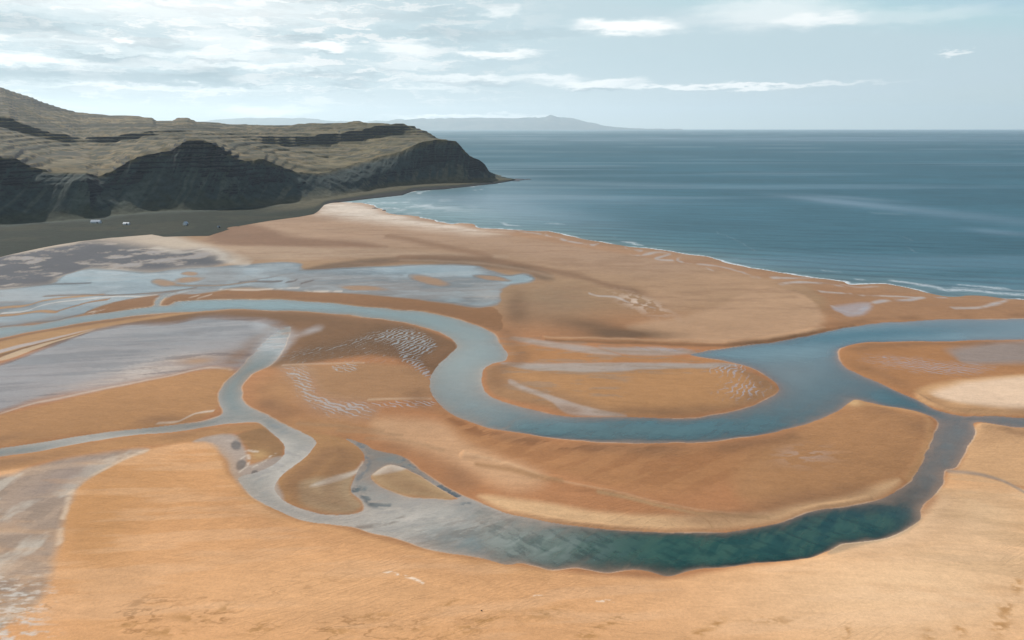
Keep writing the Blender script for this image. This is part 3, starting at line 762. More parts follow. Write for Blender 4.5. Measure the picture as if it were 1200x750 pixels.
t.l.new(m2.outputs[0], out.inputs[0])
V2 = np.stack([GX, GY, np.zeros(N)], 1)
w = sheet("stream_water", V2, NR, NC, sd_riv < 0, dict(wcol=wc, alpha=walpha), wat_m)
w['kind'] = 'structure'

# ------------------------------------------------------------------ sea
sea_keep = (sd_land > -2.5)
offshore = np.clip(sd_land, -5, 4000)
fn = fbm(GX, GY, 34, 16, 5, seed=80)
fw = np.clip(1.5 + 8 * (fn - .3), .8, 8)
foam = sstep(fw, fw * .4, offshore) * sstep(.30, .46, fbm(GX, GY, 60, 60, 4, seed=81))
for off, wd, thr in ((20, 3.5, .56), (38, 3.5, .62), (70, 3.5, .66)):
    foam = np.maximum(foam, np.exp(-((offshore - off - 14 * (fn - .5)) / wd) ** 2) * sstep(thr, thr + .1, fbm(GX, GY, 40, 80, 5, seed=82 + off)) * .6)
cove = blob(470, 241, 60, 8)
foam = np.maximum(foam, cove * sstep(.5, .68, fbm(GX, GY, 30, 40, 5, seed=86)) * .7)
for pts, wd in (([(1020, 249.5), (1042, 250.5), (1060, 251.5)], 1.0), ([(840, 272), (858, 279), (885, 294)], .9), ([(1056, 277), (1068, 282)], .8), ([(1062, 290), (1075, 296)], .7), ([(1118, 337), (1160, 339), (1230, 342)], 1.6), ([(1148, 342), (1260, 346)], 1.0)):
    foam = np.maximum(foam, stroke(pts, wd, .8) * (.28 if pts[0][1] > 300 else .12))
slick = np.zeros(N, f4)
for (cx, cy, rx, ry, rot, a) in [(980, 236, 60, 3, 6, .7), (1090, 248, 170, 5, 6, .55), (1170, 272, 40, 3, 5, .7), (700, 215, 140, 2.5, 1, .4), (560, 207, 60, 8, 0, .5), (530, 240, 110, 16, 5, 1.0), (600, 225, 120, 12, 3, .5), (900, 163, 400, 3, 0, .5), (1000, 232, 50, 2, 4, .5), (640, 250, 70, 10, 8, .3)]:
    slick += a * blob(cx, cy, rx, ry, rot)
slick += sstep(.52, .75, fbm(GX, GY, 900, 130, 4, seed=90)) * .35
sc_ = np.empty((N, 3), f4)
sc_[:] = (.042, .113, .141)
k = np.exp(-np.maximum(offshore, 0) / 130)[:, None]
sc_ = sc_ * (1 - k) + np.array((.06, .145, .165), f4) * k
k = np.exp(-np.maximum(offshore, 0) / 22)[:, None]
sc_ = sc_ * (1 - k) + np.array((.13, .19, .18), f4) * k
k = np.clip(blob(480, 243, 110, 12, 8) * .9, 0, 1)[:, None]
sc_ = sc_ * (1 - k) + np.array((.20, .31, .31), f4) * k
sc_ *= (.78 + .44 * fbm(GX, GY, 420, 160, 5, seed=92))[:, None]

sea_m, t, out = material("sea_water")
pos = t.node('ShaderNodeNewGeometry').outputs['Position']
sw = t.noise(t.rotated(pos, .18, (.010, .055, 0)), 1.0, 4, .55, .6)
chop = t.noise(t.rotated(pos, .18, (.05, .16, 0)), 1.0, 5, .65)
bmp = t.node('ShaderNodeBump'); bmp.inputs['Distance'].default_value = 1.0; bmp.inputs['Strength'].default_value = .55
t.put(bmp.inputs['Height'], t.math('ADD', t.math('MULTIPLY', sw, 2.4), t.math('MULTIPLY', chop, 1.1)))
body = t.node('ShaderNodeBsdfDiffuse')
fine = t.noise(t.rotated(pos, .18, (.16, .42, 0)), 1.0, 4, .7)
swl = t.node('ShaderNodeTexWave', wave_type='BANDS', bands_direction='Y', wave_profile='SIN')
t.put(swl.inputs['Vector'], t.rotated(pos, .33, (1, 1, 1)))
swl.inputs['Scale'].default_value = .314 / 26; swl.inputs['Distortion'].default_value = 6; swl.inputs['Detail'].default_value = 3; swl.inputs['Detail Scale'].default_value = .6
nearshore = t.attr('shore')
vv = t.maprange(t.math('ADD', t.math('MULTIPLY', sw, .40), t.math('ADD', t.math('MULTIPLY', chop, .3), t.math('MULTIPLY', fine, .3))), .36, .64, .72, 1.28, False)
vv = t.math('MULTIPLY', vv, t.math('SUBTRACT', 1.0, t.math('MULTIPLY', nearshore, t.math('MULTIPLY', t.maprange(swl.outputs['Fac'], .55, 1.0), .32))))
wv = t.vmath('SCALE', t.attr('wcol', True)); t.l.new(vv, wv.node.inputs['Scale'])
t.put(body.inputs['Color'], wv)
gl = t.node('ShaderNodeBsdfGlossy')
t.put(gl.inputs['Roughness'], .30)
t.l.new(bmp.outputs[0], gl.inputs['Normal'])
fr = t.node('ShaderNodeFresnel'); fr.inputs['IOR'].default_value = 1.33; t.l.new(bmp.outputs[0], fr.inputs['Normal'])
cap = t.math('MULTIPLY_ADD', t.attr('slick'), .36, .115)      # wave slopes keep a rough sea from mirroring the sky at grazing angles
m2 = t.node('ShaderNodeMixShader')
t.l.new(t.math('MINIMUM', fr.outputs[0], cap), m2.inputs[0]); t.l.new(body.outputs[0], m2.inputs[1]); t.l.new(gl.outputs[0], m2.inputs[2])
fo = t.node('ShaderNodeBsdfDiffuse'); fo.inputs['Color'].default_value = rgb(.82, .83, .82)
m3 = t.node('ShaderNodeMixShader')
fnz = t.noise(pos, .35, 5, .65)
t.put(m3.inputs[0], t.math('MULTIPLY', t.attr('foam'), t.maprange(fnz, .30, .55), clamp=True))
t.l.new(m2.outputs[0], m3.inputs[1]); t.l.new(fo.outputs[0], m3.inputs[2])
t.l.new(m3.outputs[0], out.inputs[0])
V3 = np.stack([GX, GY, np.full(N, .004)], 1)
so = sheet("sea", V3, NR, NC, sea_keep, dict(wcol=np.clip(sc_, 0, .9), foam=(foam * .7).astype(f4), slick=slick.astype(f4), shore=np.exp(-np.maximum(offshore, 0) / 170).astype(f4)), sea_m)
so['kind'] = 'structure'

# ------------------------------------------------------------------ hills and headland
L0 = [(-260, 318, 0), (0, 301, 0), (40, 291.7, 0), (92, 282.5, 0), (150, 277, 0), (178, 274.5, 0), (192, 277, 0), (245, 276, 0), (282, 264.5, 0), (320, 258, 0), (350, 254, 0), (368, 250.7, 0), (374, 246, 0), (380, 240, 0),
      (390, 237, 0), (433, 232, 0), (471, 228, 0), (485, 223, 0), (521, 221, 0), (548, 218, 0), (580, 214.7, 0), (596, 212, 0), (603, 210.6, 0)]
L1 = [(-260, 268, 850), (0, 264, 870), (31, 261, 890), (107, 256, 950), (169, 249, 1010), (215, 247, 1040), (276, 242.6, 1090), (320, 240, 1115), (360, 236, 1180), (388, 232, 1245), (420, 226, 1330), (455, 219, 1470),
      (508, 214, 1600), (548, 213.3, 1615), (580, 209.8, 1720), (603, 210, 1770)]
L2 = [(-260, 220, 960), (0, 216, 1000), (40, 221, 1020), (75, 215, 1045), (101, 211, 1060), (115, 218, 1085), (135, 222, 1110), (150, 217, 1120), (165, 207, 1150), (180, 199, 1180), (215, 194, 1195), (240, 196, 1195), (270, 201, 1195), (290, 207, 1210),
      (305, 212, 1240), (325, 214, 1260), (350, 217, 1290), (385, 219, 1350), (420, 212, 1440), (445, 205, 1530), (460, 201, 1570), (495, 196, 1680), (520, 190, 1710), (535, 187, 1725), (550, 195, 1715), (570, 203.5, 1740), (590, 208.3, 1770), (603, 209.8, 1785)]
L3 = [(-260, 180, 1020), (0, 184, 1050), (18, 186, 1060), (34, 195, 1075), (61, 201, 1100), (101, 201, 1110), (115, 205, 1140), (130, 200, 1160), (150, 187, 1180), (172, 179.7, 1215), (199, 175, 1240), (209, 169, 1245), (218, 164, 1250), (239, 164, 1250), (255, 170.5, 1240), (270, 181, 1240),
      (281, 187, 1255), (295, 187.5, 1290), (310, 186.5, 1310), (327, 195, 1330), (348, 203, 1370), (372, 204, 1440), (400, 197, 1580), (425, 189, 1690), (450, 181, 1720), (470, 178, 1750), (482, 172, 1770), (490, 168, 1780), (513, 164, 1790), (535, 166.7, 1795), (543, 176, 1780), (551, 184, 1765), (562, 189, 1765), (568, 193, 1768), (573, 201, 1772), (584, 206, 1785), (594, 208.6, 1795), (603, 209.7, 1800)]
L4 = [(-260, 150, 1450), (0, 158, 1450), (30, 168, 1480), (60, 176, 1500), (107, 181, 1480), (150, 173, 1500), (218, 161.5, 1600), (255, 165, 1550), (300, 173, 1650), (340, 181, 1700), (385, 184, 1800), (425, 178.5, 1850), (450, 171, 1900), (475, 167.5, 1920), (500, 163.5, 1950), (515, 162.3, 1950), (535, 166.8, 1900), (551, 184.4, 1860), (573, 201.5, 1840), (603, 209.7, 1830)]
L5 = [(-260, 143, 1750), (0, 147, 1750), (30, 156, 1750), (60, 164, 1760), (98, 169.5, 1780), (140, 165, 1800), (200, 157, 1850), (255, 159, 1850), (300, 166, 1900), (340, 171, 1950), (385, 169, 2050), (425, 164, 2100), (450, 159, 2150), (475, 157.5, 2150), (500, 158, 2120), (513, 162.5, 2080), (535, 167.5, 2000), (551, 184.8, 1920), (573, 202, 1870), (603, 209.7, 1850)]
L6 = [(-260, 130, 1800), (0, 137, 1800), (12, 138, 1800), (22, 143.5, 1800), (30, 146, 1800), (60, 155.5, 1812), (98, 162.5, 1830), (140, 159, 1860), (200, 153, 1920), (255, 155, 1950), (300, 159, 2000), (340, 161, 2050), (385, 157, 2130), (425, 152, 2180), (450, 147.5, 2200), (475, 147.2, 2200), (487, 149.5, 2195), (500, 155, 2170), (513, 162.7, 2120), (535, 168.3, 2040), (551, 185.2, 1950), (573, 202.4, 1890), (603, 209.7, 1870)]
L7 = [(-260, 80, 2900), (-60, 96, 2900), (0, 101.5, 2900), (12, 106, 2900), (38, 114, 2900), (47, 118.5, 2900), (71, 126, 2900), (92, 131.5, 2870), (110, 133, 2850), (129, 135, 2800), (147, 134.6, 2790), (178, 137.2, 2770), (183, 141, 2765), (202, 141.5, 2760), (208, 138, 2755), (219, 137.6, 2750), (231, 142.6, 2740), (276, 145, 2700), (320, 146.5, 2600), (380, 144, 2500), (420, 142, 2450), (431, 144.6, 2400), (449, 144.4, 2350), (471, 145, 2300),
      (487, 148, 2260), (497, 153, 2220), (513, 163, 2170), (535, 169, 2080), (551, 185.5, 1980), (573, 202.8, 1910), (603, 209.7, 1890)]
sk = np.linspace(-1.05, 0.0045, 1150)


def control(L, plane=None):
    ss, yy, mm = [], [], []
    for (px, py, Y) in L:
        dx, dy, dz = ray(px, py)
        ss.append(dx / dy); yy.append(Y if plane is None else (H - plane) / -dz * dy); mm.append(dz / dy)
    o = np.argsort(ss)
    ss = np.array(ss)[o]
    return [np.interp(sk, ss, np.array(yy)[o]), np.interp(sk, ss, np.array(mm)[o])]


ctl = [control(L0, 1.2), control(L1, 3.0)] + [control(L) for L in (L2, L3, L4, L5, L6, L7)]
o1 = control(L1)[0]; o2 = ctl[2][0].copy(); o3 = ctl[3][0].copy()
ctl[1][0] = np.maximum(ctl[1][0], ctl[0][0] + 6)
ctl[2][0] = ctl[1][0] + np.maximum(.52 * (o2 - o1), 4)
ctl[3][0] = ctl[2][0] + np.maximum(.55 * (o3 - o2), 4)
ctl[6][0] = ctl[5][0] + np.clip(.25 + 3.2 * (fbm(sk * 100, sk * 0, 5, octv=3, seed=140) - .42), .25, 1.2) * np.maximum(ctl[6][0] - ctl[5][0], 8)
for q in (4, 5, 6, 7):
    ctl[q][0] = np.maximum(ctl[q][0], ctl[q - 1][0] + 4)
lines_ = [(a, H + a * b) for a, b in ctl]
lines_.insert(0, (lines_[0][0] - 14, np.full_like(sk, -2.5)))
y7, z7 = lines_[-1]
tail = sstep(-.20, -.10, sk)
lines_.append((y7 + 900 - 650 * tail, z7 * .92 * (1 - tail) - 8 * tail))
lines_.append((y7 + 2600 - 2250 * tail, z7 * .85 * (1 - tail) - 12 * tail))
counts = [4, 70, 80, 110, 55, 60, 55, 90, 8, 6]
HY, HZ, SEG = [], [], []
for i, n in enumerate(counts):
    a, b = lines_[i], lines_[i + 1]
    for q in range(n):
        tt = q / n
        zt = tt
        if i == 2:
            zt = tt ** 1.35                # talus steepens towards the rock wall
        if i == 3:
            zt = tt ** .85
        HY.append(a[0] + (b[0] - a[0]) * tt); HZ.append(a[1] + (b[1] - a[1]) * zt); SEG.append(i + tt)
HY.append(lines_[-1][0]); HZ.append(lines_[-1][1]); SEG.append(len(counts))
HY = np.array(HY); HZ = np.array(HZ); SEG = np.array(SEG)[:, None] + 0 * HY
HX = sk[None, :] * HY
nr, nc = HY.shape
x, y, z, sg = HX.ravel(), HY.ravel(), HZ.ravel(), SEG.ravel()
fade = sstep(.9, 2.0, sg) * sstep(.0045, -.012, x / y)
mid = sstep(1.9, 2.6, sg) * sstep(4.3, 3.7, sg)
# gullies and buttresses cut across the wall, deeper in the rock than in the talus
gul = np.abs(fbm(x, y * .25, 26, 60, 5, seed=100) - .5) * 2
but = fbm(x, y * .3, 55, 90, 4, seed=101) - .5
rk = .35 + .65 * sstep(2.7, 3.2, sg)
y2 = y + fade * mid * rk * (-22 * (gul - .35) + 30 * but) * .8
xx2 = x + fade * mid * 6 * (fbm(x, y, 20, 20, 3, seed=102) - .5)
rough = (fbm(x, y, 150, 46, 6, seed=103, gain=.48) - .5)
z2 = z + fade * (rough * (4.5 + 4 * sstep(4.5, 7, sg)) * sstep(2.5, 4.2, sg)) * sstep(8.3, 7.5, sg) + fade * rough * 3
# lava beds: benches every few metres of height
bedh = 7.0
zw = z2 + 9 * (fbm(x, y, 260, 260, 4, seed=104) - .5)
bench = fade * sstep(2.7, 3.2, sg)
fr_ = zw / bedh - np.floor(zw / bedh)
step = (np.floor(zw / bedh) + sstep(.60, .94, fr_)) * bedh - (zw - z2)
bench *= np.where(sg < 4, .02, .42) + np.where(sg < 4, .16, .45) * sstep(.44, .60, fbm(x, y * .6, 170, 110, 4, seed=106))
z2 = z2 * (1 - bench) + step * bench
z2 = np.where(sg < 1, z, z2) + fade * (fbm(x, y, 7, 7, 3, seed=105) - .5) * .6
HV = np.stack([xx2, y2, z2], 1)

# ground cover colours: flat meadow darkened as under cloud shadow, scree, basalt, sunlit gold painted into the top grass
gcol = np.empty((x.size, 3), f4)


def hpaint(mask, c, k=1.0):
    m = np.clip(mask * k, 0, 1)[:, None].astype(f4)
    gcol[:] = gcol * (1 - m) + np.array(c, f4) * m


pn = fbm(x, y, 60, 40, 5, seed=110); pn2 = fbm(x, y, 18, 12, 5, seed=111)
hx = x / y
gcol[:] = (.010, .017, .010)
hpaint(sstep(.5, .68, pn) * (sg < 2.1), (.024, .026, .014), .8)
hpaint(sstep(1.8, 2.05, sg), (.040, .055, .050))
streak = fbm(x, y * .15, 9, 60, 4, seed=112)
hpaint(sstep(1.9, 2.2, sg) * sstep(3.1, 2.7, sg) * sstep(.46, .66, streak), (.080, .094, .070), .8)
hpaint(sstep(1.9, 2.05, sg) * sstep(2.5, 2.15, sg + .5 * (pn2 - .5)), (.052, .056, .034), .8)
right = sstep(-.37, -.27, hx)
hpaint(sstep(1.3, 1.7, sg) * sstep(2.6, 2.1, sg) * right, (.10, .084, .047), .75)
hpaint(sstep(2.0, 2.4, sg) * sstep(3.0, 2.7, sg) * right * sstep(.40, .6, streak), (.10, .092, .06), .7)
hpaint(sstep(3.6, 4.1, sg), (.105, .080, .034))
hpaint(sstep(3.8, 4.3, sg) * sstep(.5, .62, fbm(x, y, 160, 24, 5, seed=113)), (.044, .040, .021), .75)
hpaint(sstep(3.9, 4.3, sg) * sstep(.42, .62, pn), (.19, .135, .062), .9)
hpaint(sstep(3.9, 4.3, sg) * sstep(.55, .38, pn2), (.040, .043, .028), .85)
hpaint(sstep(4.0, 4.5, sg) * sstep(.58, .70, pn2), (.17, .145, .11), .5)
bedn = vnoise(zw / 5.2 + 40, x * 0 + 3.5) * .65 + vnoise(zw / 2.1 + 80, x * 0 + 9.5) * .35
brk = fbm(x, y * .6, 90, 60, 5, seed=114)
hpaint(sstep(3.9, 4.2, sg) * sstep(.50, .64, bedn) * sstep(.36, .54, brk), (.030, .033, .026), .85)
hpaint(sstep(3.9, 4.2, sg) * sstep(.42, .30, bedn) * sstep(.40, .58, brk), (.20, .155, .085), .75)
hpaint(sstep(3.9, 4.3, sg) * sstep(-.33, -.22, hx) * sstep(.42, .6, pn), (.125, .105, .052), .6)
hpaint(sstep(1.42, 1.2, sg + .3 * (pn2 - .5)) * sstep(-.27, -.24, hx), (.016, .017, .018))     # black shore boulders under the headland
hill_m, t, out = material("basalt_hills")
ge = t.node('ShaderNodeNewGeometry'); pos = ge.outputs['Position']
nz = t.vmath('DOT_PRODUCT', ge.outputs['True Normal'], (0, 0, 1))
zc = t.node('ShaderNodeSeparateXYZ'); t.l.new(pos, zc.inputs[0])
zz = t.math('MULTIPLY_ADD', t.noise(pos, .02, 3), 9.0, t.math('MULTIPLY_ADD', t.noise(pos, .11, 4, .6), 5.0, zc.outputs[2]))
strata = t.node('ShaderNodeTexNoise', noise_dimensions='1D'); t.l.new(zz, strata.inputs['W']); strata.inputs['Scale'].default_value = .42; strata.inputs['Detail'].default_value = 4
nf = t.noise(pos, .10, 6, .65)
rockc = t.mix(t.maprange(strata.outputs[0], .35, .65), rgb(.012, .015, .020), rgb(.046, .050, .053))
steep = t.math('ADD', nz, t.maprange(nf, .2, .8, -.14, .14, False))
fac = t.maprange(steep, .76, .58)
g0 = t.mix(1.0, t.attr('col', True), t.mix(t.maprange(nf, .3, .7, 0, 1, False), rgb(.62, .62, .62), rgb(1.38, 1.38, 1.38)), 'MULTIPLY')
cc = t.mix(fac, g0, rockc)
bs = t.node('ShaderNodeBsdfPrincipled'); t.put(bs.inputs['Base Color'], cc); bs.inputs['Roughness'].default_value = .95; bs.inputs['Specular IOR Level'].default_value = .1
bmp = t.node('ShaderNodeBump'); bmp.inputs['Distance'].default_value = 1.0; bmp.inputs['Strength'].default_value = .5
t.put(bmp.inputs['Height'], t.math('MULTIPLY', t.noise(pos, .22, 6, .7), 1.8))
t.l.new(bmp.outputs[0], bs.inputs['Normal'])
t.l.new(bs.outputs[0], out.inputs[0])
ho = sheet("hills", HV, nr, nc, None, dict(col=gcol), hill_m)
ho['kind'] = 'structure'

# ------------------------------------------------------------------ mountains across the bay
MY = 46000.0
prof = [(120, 149), (180, 146), (230, 143), (260, 139.5), (300, 138), (340, 138.5), (380, 141), (430, 143), (470, 140.5), (500, 139), (530, 138.5), (560, 138), (590, 138.5), (615, 138.5), (634, 138.4), (640, 136.6), (645, 134.6), (650, 136.2), (656, 137.4), (668, 138), (672, 138.5), (685, 142), (700, 145.5), (716, 148.5), (735, 149.6), (760, 150.6), (800, 151)]
pxs = np.linspace(110, 800, 500)
pys = np.interp(pxs, [p[0] for p in prof], [p[1] for p in prof])
dx, dy, dz = ray(pxs, pys)
mx = dx / dy * MY; mz = H + dz / dy * MY
mz = np.maximum(mz + (fbm(mx, mx * 0, 500, 500, 4, seed=120) - .5) * 70, 2)
rows = []
nrm = 40
for q in range(nrm):
    tt = q / (nrm - 1)
    prof_t = math.sin(min(tt * 1.25, 1) * math.pi / 2) if tt < .8 else 1 - (tt - .8) * 2.2
    yy = MY - 3500 + tt * 4400
    gx = mx * yy / MY
    rid = .72 + .55 * fbm(gx, np.full_like(gx, yy), 900, 1400, 5, seed=121)
    k = 1 if .76 < tt < .84 else min(1, 1)
    zz_ = mz * prof_t * (rid if tt < .74 else 1.0) if tt < .79 else mz * prof_t
    rows.append(np.stack([gx, np.full_like(gx, yy), zz_ - 3], 1))
MV = np.concatenate(rows)
mt_m, t, out = material("distant_rock")
bs = t.node('ShaderNodeBsdfPrincipled'); bs.inputs['Roughness'].default_value = 1; bs.inputs['Specular IOR Level'].default_value = 0
pos = t.node('ShaderNodeNewGeometry').outputs['Position']
t.put(bs.inputs['Base Color'], t.mix(t.maprange(t.noise(pos, .0012, 5), .35, .65), rgb(.05, .06, .05), rgb(.12, .11, .09)))
t.l.new(bs.outputs[0], out.inputs[0])
mo = sheet("far_mountains", MV, nrm, 500, None, None, mt_m)
mo['kind'] = 'structure'

# ------------------------------------------------------------------ things: farm buildings and rocks
def flat_material(name, c, rough=.8, var=.12, scale=2.0):
    m, t, out = material(name)
    bs = t.node('ShaderNodeBsdfPrincipled'); bs.inputs['Roughness'].default_value = rough
    pos = t.node('ShaderNodeNewGeometry').outputs['Position']
    n = t.noise(pos, scale, 5, .6)
    lo = rgb(*[v * (1 - var) for v in c]); hi = rgb(*[min(v * (1 + var), .95) for v in c])
    t.put(bs.inputs['Base Color'], t.mix(t.maprange(n, .3, .7), lo, hi))
    t.l.new(bs.outputs[0], out.inputs[0])
    return m


white_wall = flat_material("white_render", (.70, .70, .67))
white_roof = flat_material("pale_sheet_roof", (.50, .52, .53), .5)
dark_door = flat_material("dark_timber", (.05, .045, .04))
dark_rock = flat_material("dark_wet_rock", (.022, .023, .025), .6, .4, .6)
hpx, hpy = project(xx2, y2, z2)


def spot(px, py):
    """the place on the hill flat that is seen at this point of the photograph"""
    d = (hpx - px) ** 2 + (hpy - py) ** 2 + np.where((sg > 1) & (sg < 2.4), 0, 1e6)
    i = int(np.argmin(d))
    return float(xx2[i]), float(y2[i]), float(z2[i])


def mesh_obj(name, verts, faces, mat, parent=None, loc=None):
    me = bpy.data.meshes.new(name)
    me.from_pydata(verts, [], faces)
    me.materials.append(mat)
    o = bpy.data.objects.new(name, me)
    COL.objects.link(o)
    if parent:
        o.parent = parent
    if loc:
        o.location = loc
    return o


def house(px, py, L, W, h, rise, rz, label, roofm):
    x_, y_, z_ = spot(px, py)
    e = bpy.data.objects.new("farmhouse", None)
    e.location = (x_, y_, z_ - .4); e.rotation_euler = (0, 0, rz)
    e['label'] = label; e['category'] = 'house'; e['group'] = 'white farm buildings on the meadow'
    COL.objects.link(e)
    a, b = L / 2, W / 2
    hh = h + .4
    vs = [(-a, -b, 0), (a, -b, 0), (a, b, 0), (-a, b, 0), (-a, -b, hh), (a, -b, hh), (a, b, hh), (-a, b, hh), (-a, 0, hh + rise), (a, 0, hh + rise)]
    mesh_obj("wall", vs, [(0, 1, 5, 4), (2, 3, 7, 6), (1, 2, 6, 9, 5), (3, 0, 4, 8, 7), (3, 2, 1, 0)], white_wall, e)
    o = .35; th = .18
    sl = rise / b
    r = []
    for s_ in (-1, 1):
        r += [(-a - o, s_ * (b + o), hh - sl * o + .02), (a + o, s_ * (b + o), hh - sl * o + .02), (a + o, 0, hh + rise + .02), (-a - o, 0, hh + rise + .02)]
        r += [(-a - o, s_ * (b + o), hh - sl * o + th), (a + o, s_ * (b + o), hh - sl * o + th), (a + o, 0, hh + rise + th + .04), (-a - o, 0, hh + rise + th + .04)]
    fc_ = []
    for k_ in (0, 8):
        fc_ += [(k_, k_ + 1, k_ + 2, k_ + 3), (k_ + 4, k_ + 7, k_ + 6, k_ + 5), (k_, k_ + 4, k_ + 5, k_ + 1), (k_ + 1, k_ + 5, k_ + 6, k_ + 2), (k_ + 3, k_ + 7, k_ + 4, k_)]
    mesh_obj("roof", r, fc_, roofm, e)
    d = [(-.9, -b - .05, .4), (.9, -b - .05, .4), (.9, -b - .05, 2.6), (-.9, -b - .05, 2.6), (-.9, -b + .1, .4), (.9, -b + .1, .4), (.9, -b + .1, 2.6), (-.9, -b + .1, 2.6)]
    mesh_obj("door", [(q[0] + L * .22, q[1], q[2]) for q in d], [(0, 1, 2, 3), (0, 4, 5, 1), (1, 5, 6, 2), (2, 6, 7, 3), (3, 7, 4, 0)], dark_door, e)
    return e


house(113, 261.3, 11, 5.5, 2.0, 1.9, .12, "longest white farmhouse under the dark slope, leftmost of the buildings on the meadow", white_roof)
house(148, 263.2, 7, 4, 1.4, 1.3, -.05, "low white farm shed on the meadow, between the longest farmhouse and the bright gabled one", white_roof)
house(218, 263.8, 4, 4.6, 2.3, 2.0, 1.2, "bright white gabled farmhouse on the meadow above the brown sand", white_roof)
house(256.5, 267, 2.4, 2.2, 1.3, .8, .4, "smallest white hut near the right end of the meadow, close to the sand", white_roof)


def rock(name, x_, y_, z_, sx, sy, sz, label, cat, group=None, seed=0, mat=None, rz=0):
    r_ = random.Random(seed)
    import bmesh
    bm = bmesh.new()
    bmesh.ops.create_icosphere(bm, subdivisions=4, radius=1)
    from mathutils import noise as mn
    off = Vector((seed * 3.7, seed * 1.3, 0))
    for v_ in bm.verts:
        n_ = mn.fractal(v_.co * 1.6 + off, 1.0, 2.0, 5)
        v_.co *= 1 + .38 * n_
        v_.co.x *= sx; v_.co.y *= sy; v_.co.z *= sz
    me = bpy.data.meshes.new(name); bm.to_mesh(me); bm.free()
    me.materials.append(mat or dark_rock)
    o = bpy.data.objects.new(name, me)
    o.location = (x_, y_, z_); o.rotation_euler = (0, 0, rz)
    o['label'] = label; o['category'] = cat
    if group:
        o['group'] = group
    COL.objects.link(o)
    return o


gx, gy = ground(609, 210.4)
rock("reef_rock", gx, gy, -.8, 16, 26, 2.6, "long low black reef rock just off the tip of the headland", "rock", "sea rocks off the headland", 3)
gx, gy = ground(619, 210.2)
rock("reef_rock", gx, gy, -.8, 9, 14, 1.9, "small outermost black reef rock in the sea off the headland tip", "rock", "sea rocks off the headland", 4)
gx, gy = ground(605, 212.2)
rock("reef_rock", gx, gy, -.9, 10, 12, 2.0, "black reef rock nearest the camera at the foot of the headland tip", "rock", "sea rocks off the headland", 5)
gx, gy = ground(439, 244.3)
rock("beach_rock", gx, gy, .1, 4.2, 5, 1.1, "wider dark rock in the pale surf at the head of the cove", "rock", "dark rocks in the cove surf", 6)
gx, gy = ground(450, 246.6)
rock("beach_rock", gx, gy, .1, 2.8, 4, 1.0, "smaller dark rock in the surf, to the right of the wider cove rock", "rock", "dark rocks in the cove surf", 7)
gx, gy = ground(564.3, 718.3)
rock("stone", gx, gy, float(GZ[np.argmin((GX - gx) ** 2 + (GY - gy) ** 2)]) + .05, .20, .18, .17, "single small dark stone lying on the bare foreground sand", "stone", None, 8, flat_material("brown_stone", (.10, .065, .04)))

# ------------------------------------------------------------------ air
hz_m, t, out = material("haze")
pv = t.node('ShaderNodeVolumePrincipled')
pv.inputs['Color'].default_value = rgb(.80, .93, 1.0)
pv.inputs['Density'].default_value = 2.3e-5
pv.inputs['Anisotropy'].default_value = 0.35
t.l.new(pv.outputs[0], out.inputs['Volume'])
X0, Y0, Z0, X1, Y1, Z1 = -150000, -3000, -14, 150000, 54000, 1500
hb = mesh_obj("haze", [(X0, Y0, Z0), (X1, Y0, Z0), (X1, Y1, Z0), (X0, Y1, Z0), (X0, Y0, Z1), (X1, Y0, Z1), (X1, Y1, Z1), (X0, Y1, Z1)],
              [(3, 2, 1, 0), (4, 5, 6, 7), (0, 1, 5, 4), (1, 2, 6, 5), (2, 3, 7, 6), (3, 0, 4, 7)], hz_m)
hb['kind'] = 'stuff'

# ------------------------------------------------------------------ sun and sky
SUN_AZ, SUN_EL = math.radians(-42), math.radians(34)
sd = Vector((math.cos(SUN_EL) * math.sin(SUN_AZ), math.cos(SUN_EL) * math.cos(SUN_AZ), math.sin(SUN_EL)))
sl = bpy.data.lights.new("sun", 'SUN'); sl.energy = 4.2; sl.angle = math.radians(.6); sl.color = (1.0, .95, .87)
so_ = bpy.data.objects.new("sun", sl); so_.rotation_euler = sd.to_track_quat('Z', 'Y').to_euler(); so_.location = (-400, 300, 700)
COL.objects.link(so_)

wd = bpy.data.worlds.new("World"); sc.world = wd; wd.use_nodes = True
wd.node_tree.nodes.clear()
t = NT(wd.node_tree)
out = t.node('ShaderNodeOutputWorld')
bg = t.node('ShaderNodeBackground'); bg.inputs['Strength'].default_value = .10
sky = t.node('ShaderNodeTexSky', sky_type='NISHITA')
sky.sun_disc = False; sky.sun_elevation = SUN_EL; sky.sun_rotation = SUN_AZ; sky.altitude = 100; sky.air_density = 1.0; sky.dust_density = .35; sky.ozone_density = 1.0
dirv = t.node('ShaderNodeTexCoord').outputs['Generated']
sep = t.node('ShaderNodeSeparateXYZ'); t.l.new(dirv, sep.inputs[0])
el = t.math('ARCSINE', sep.outputs[2])
az = t.math('ARCTAN2', sep.outputs[0], sep.outputs[1])
base = t.mix(1.0, sky.outputs[0], rgb(.95, 1.0, 1.03), 'MULTIPLY')
base = t.vmath('MINIMUM', base, (4.15, 5.25, 5.65))
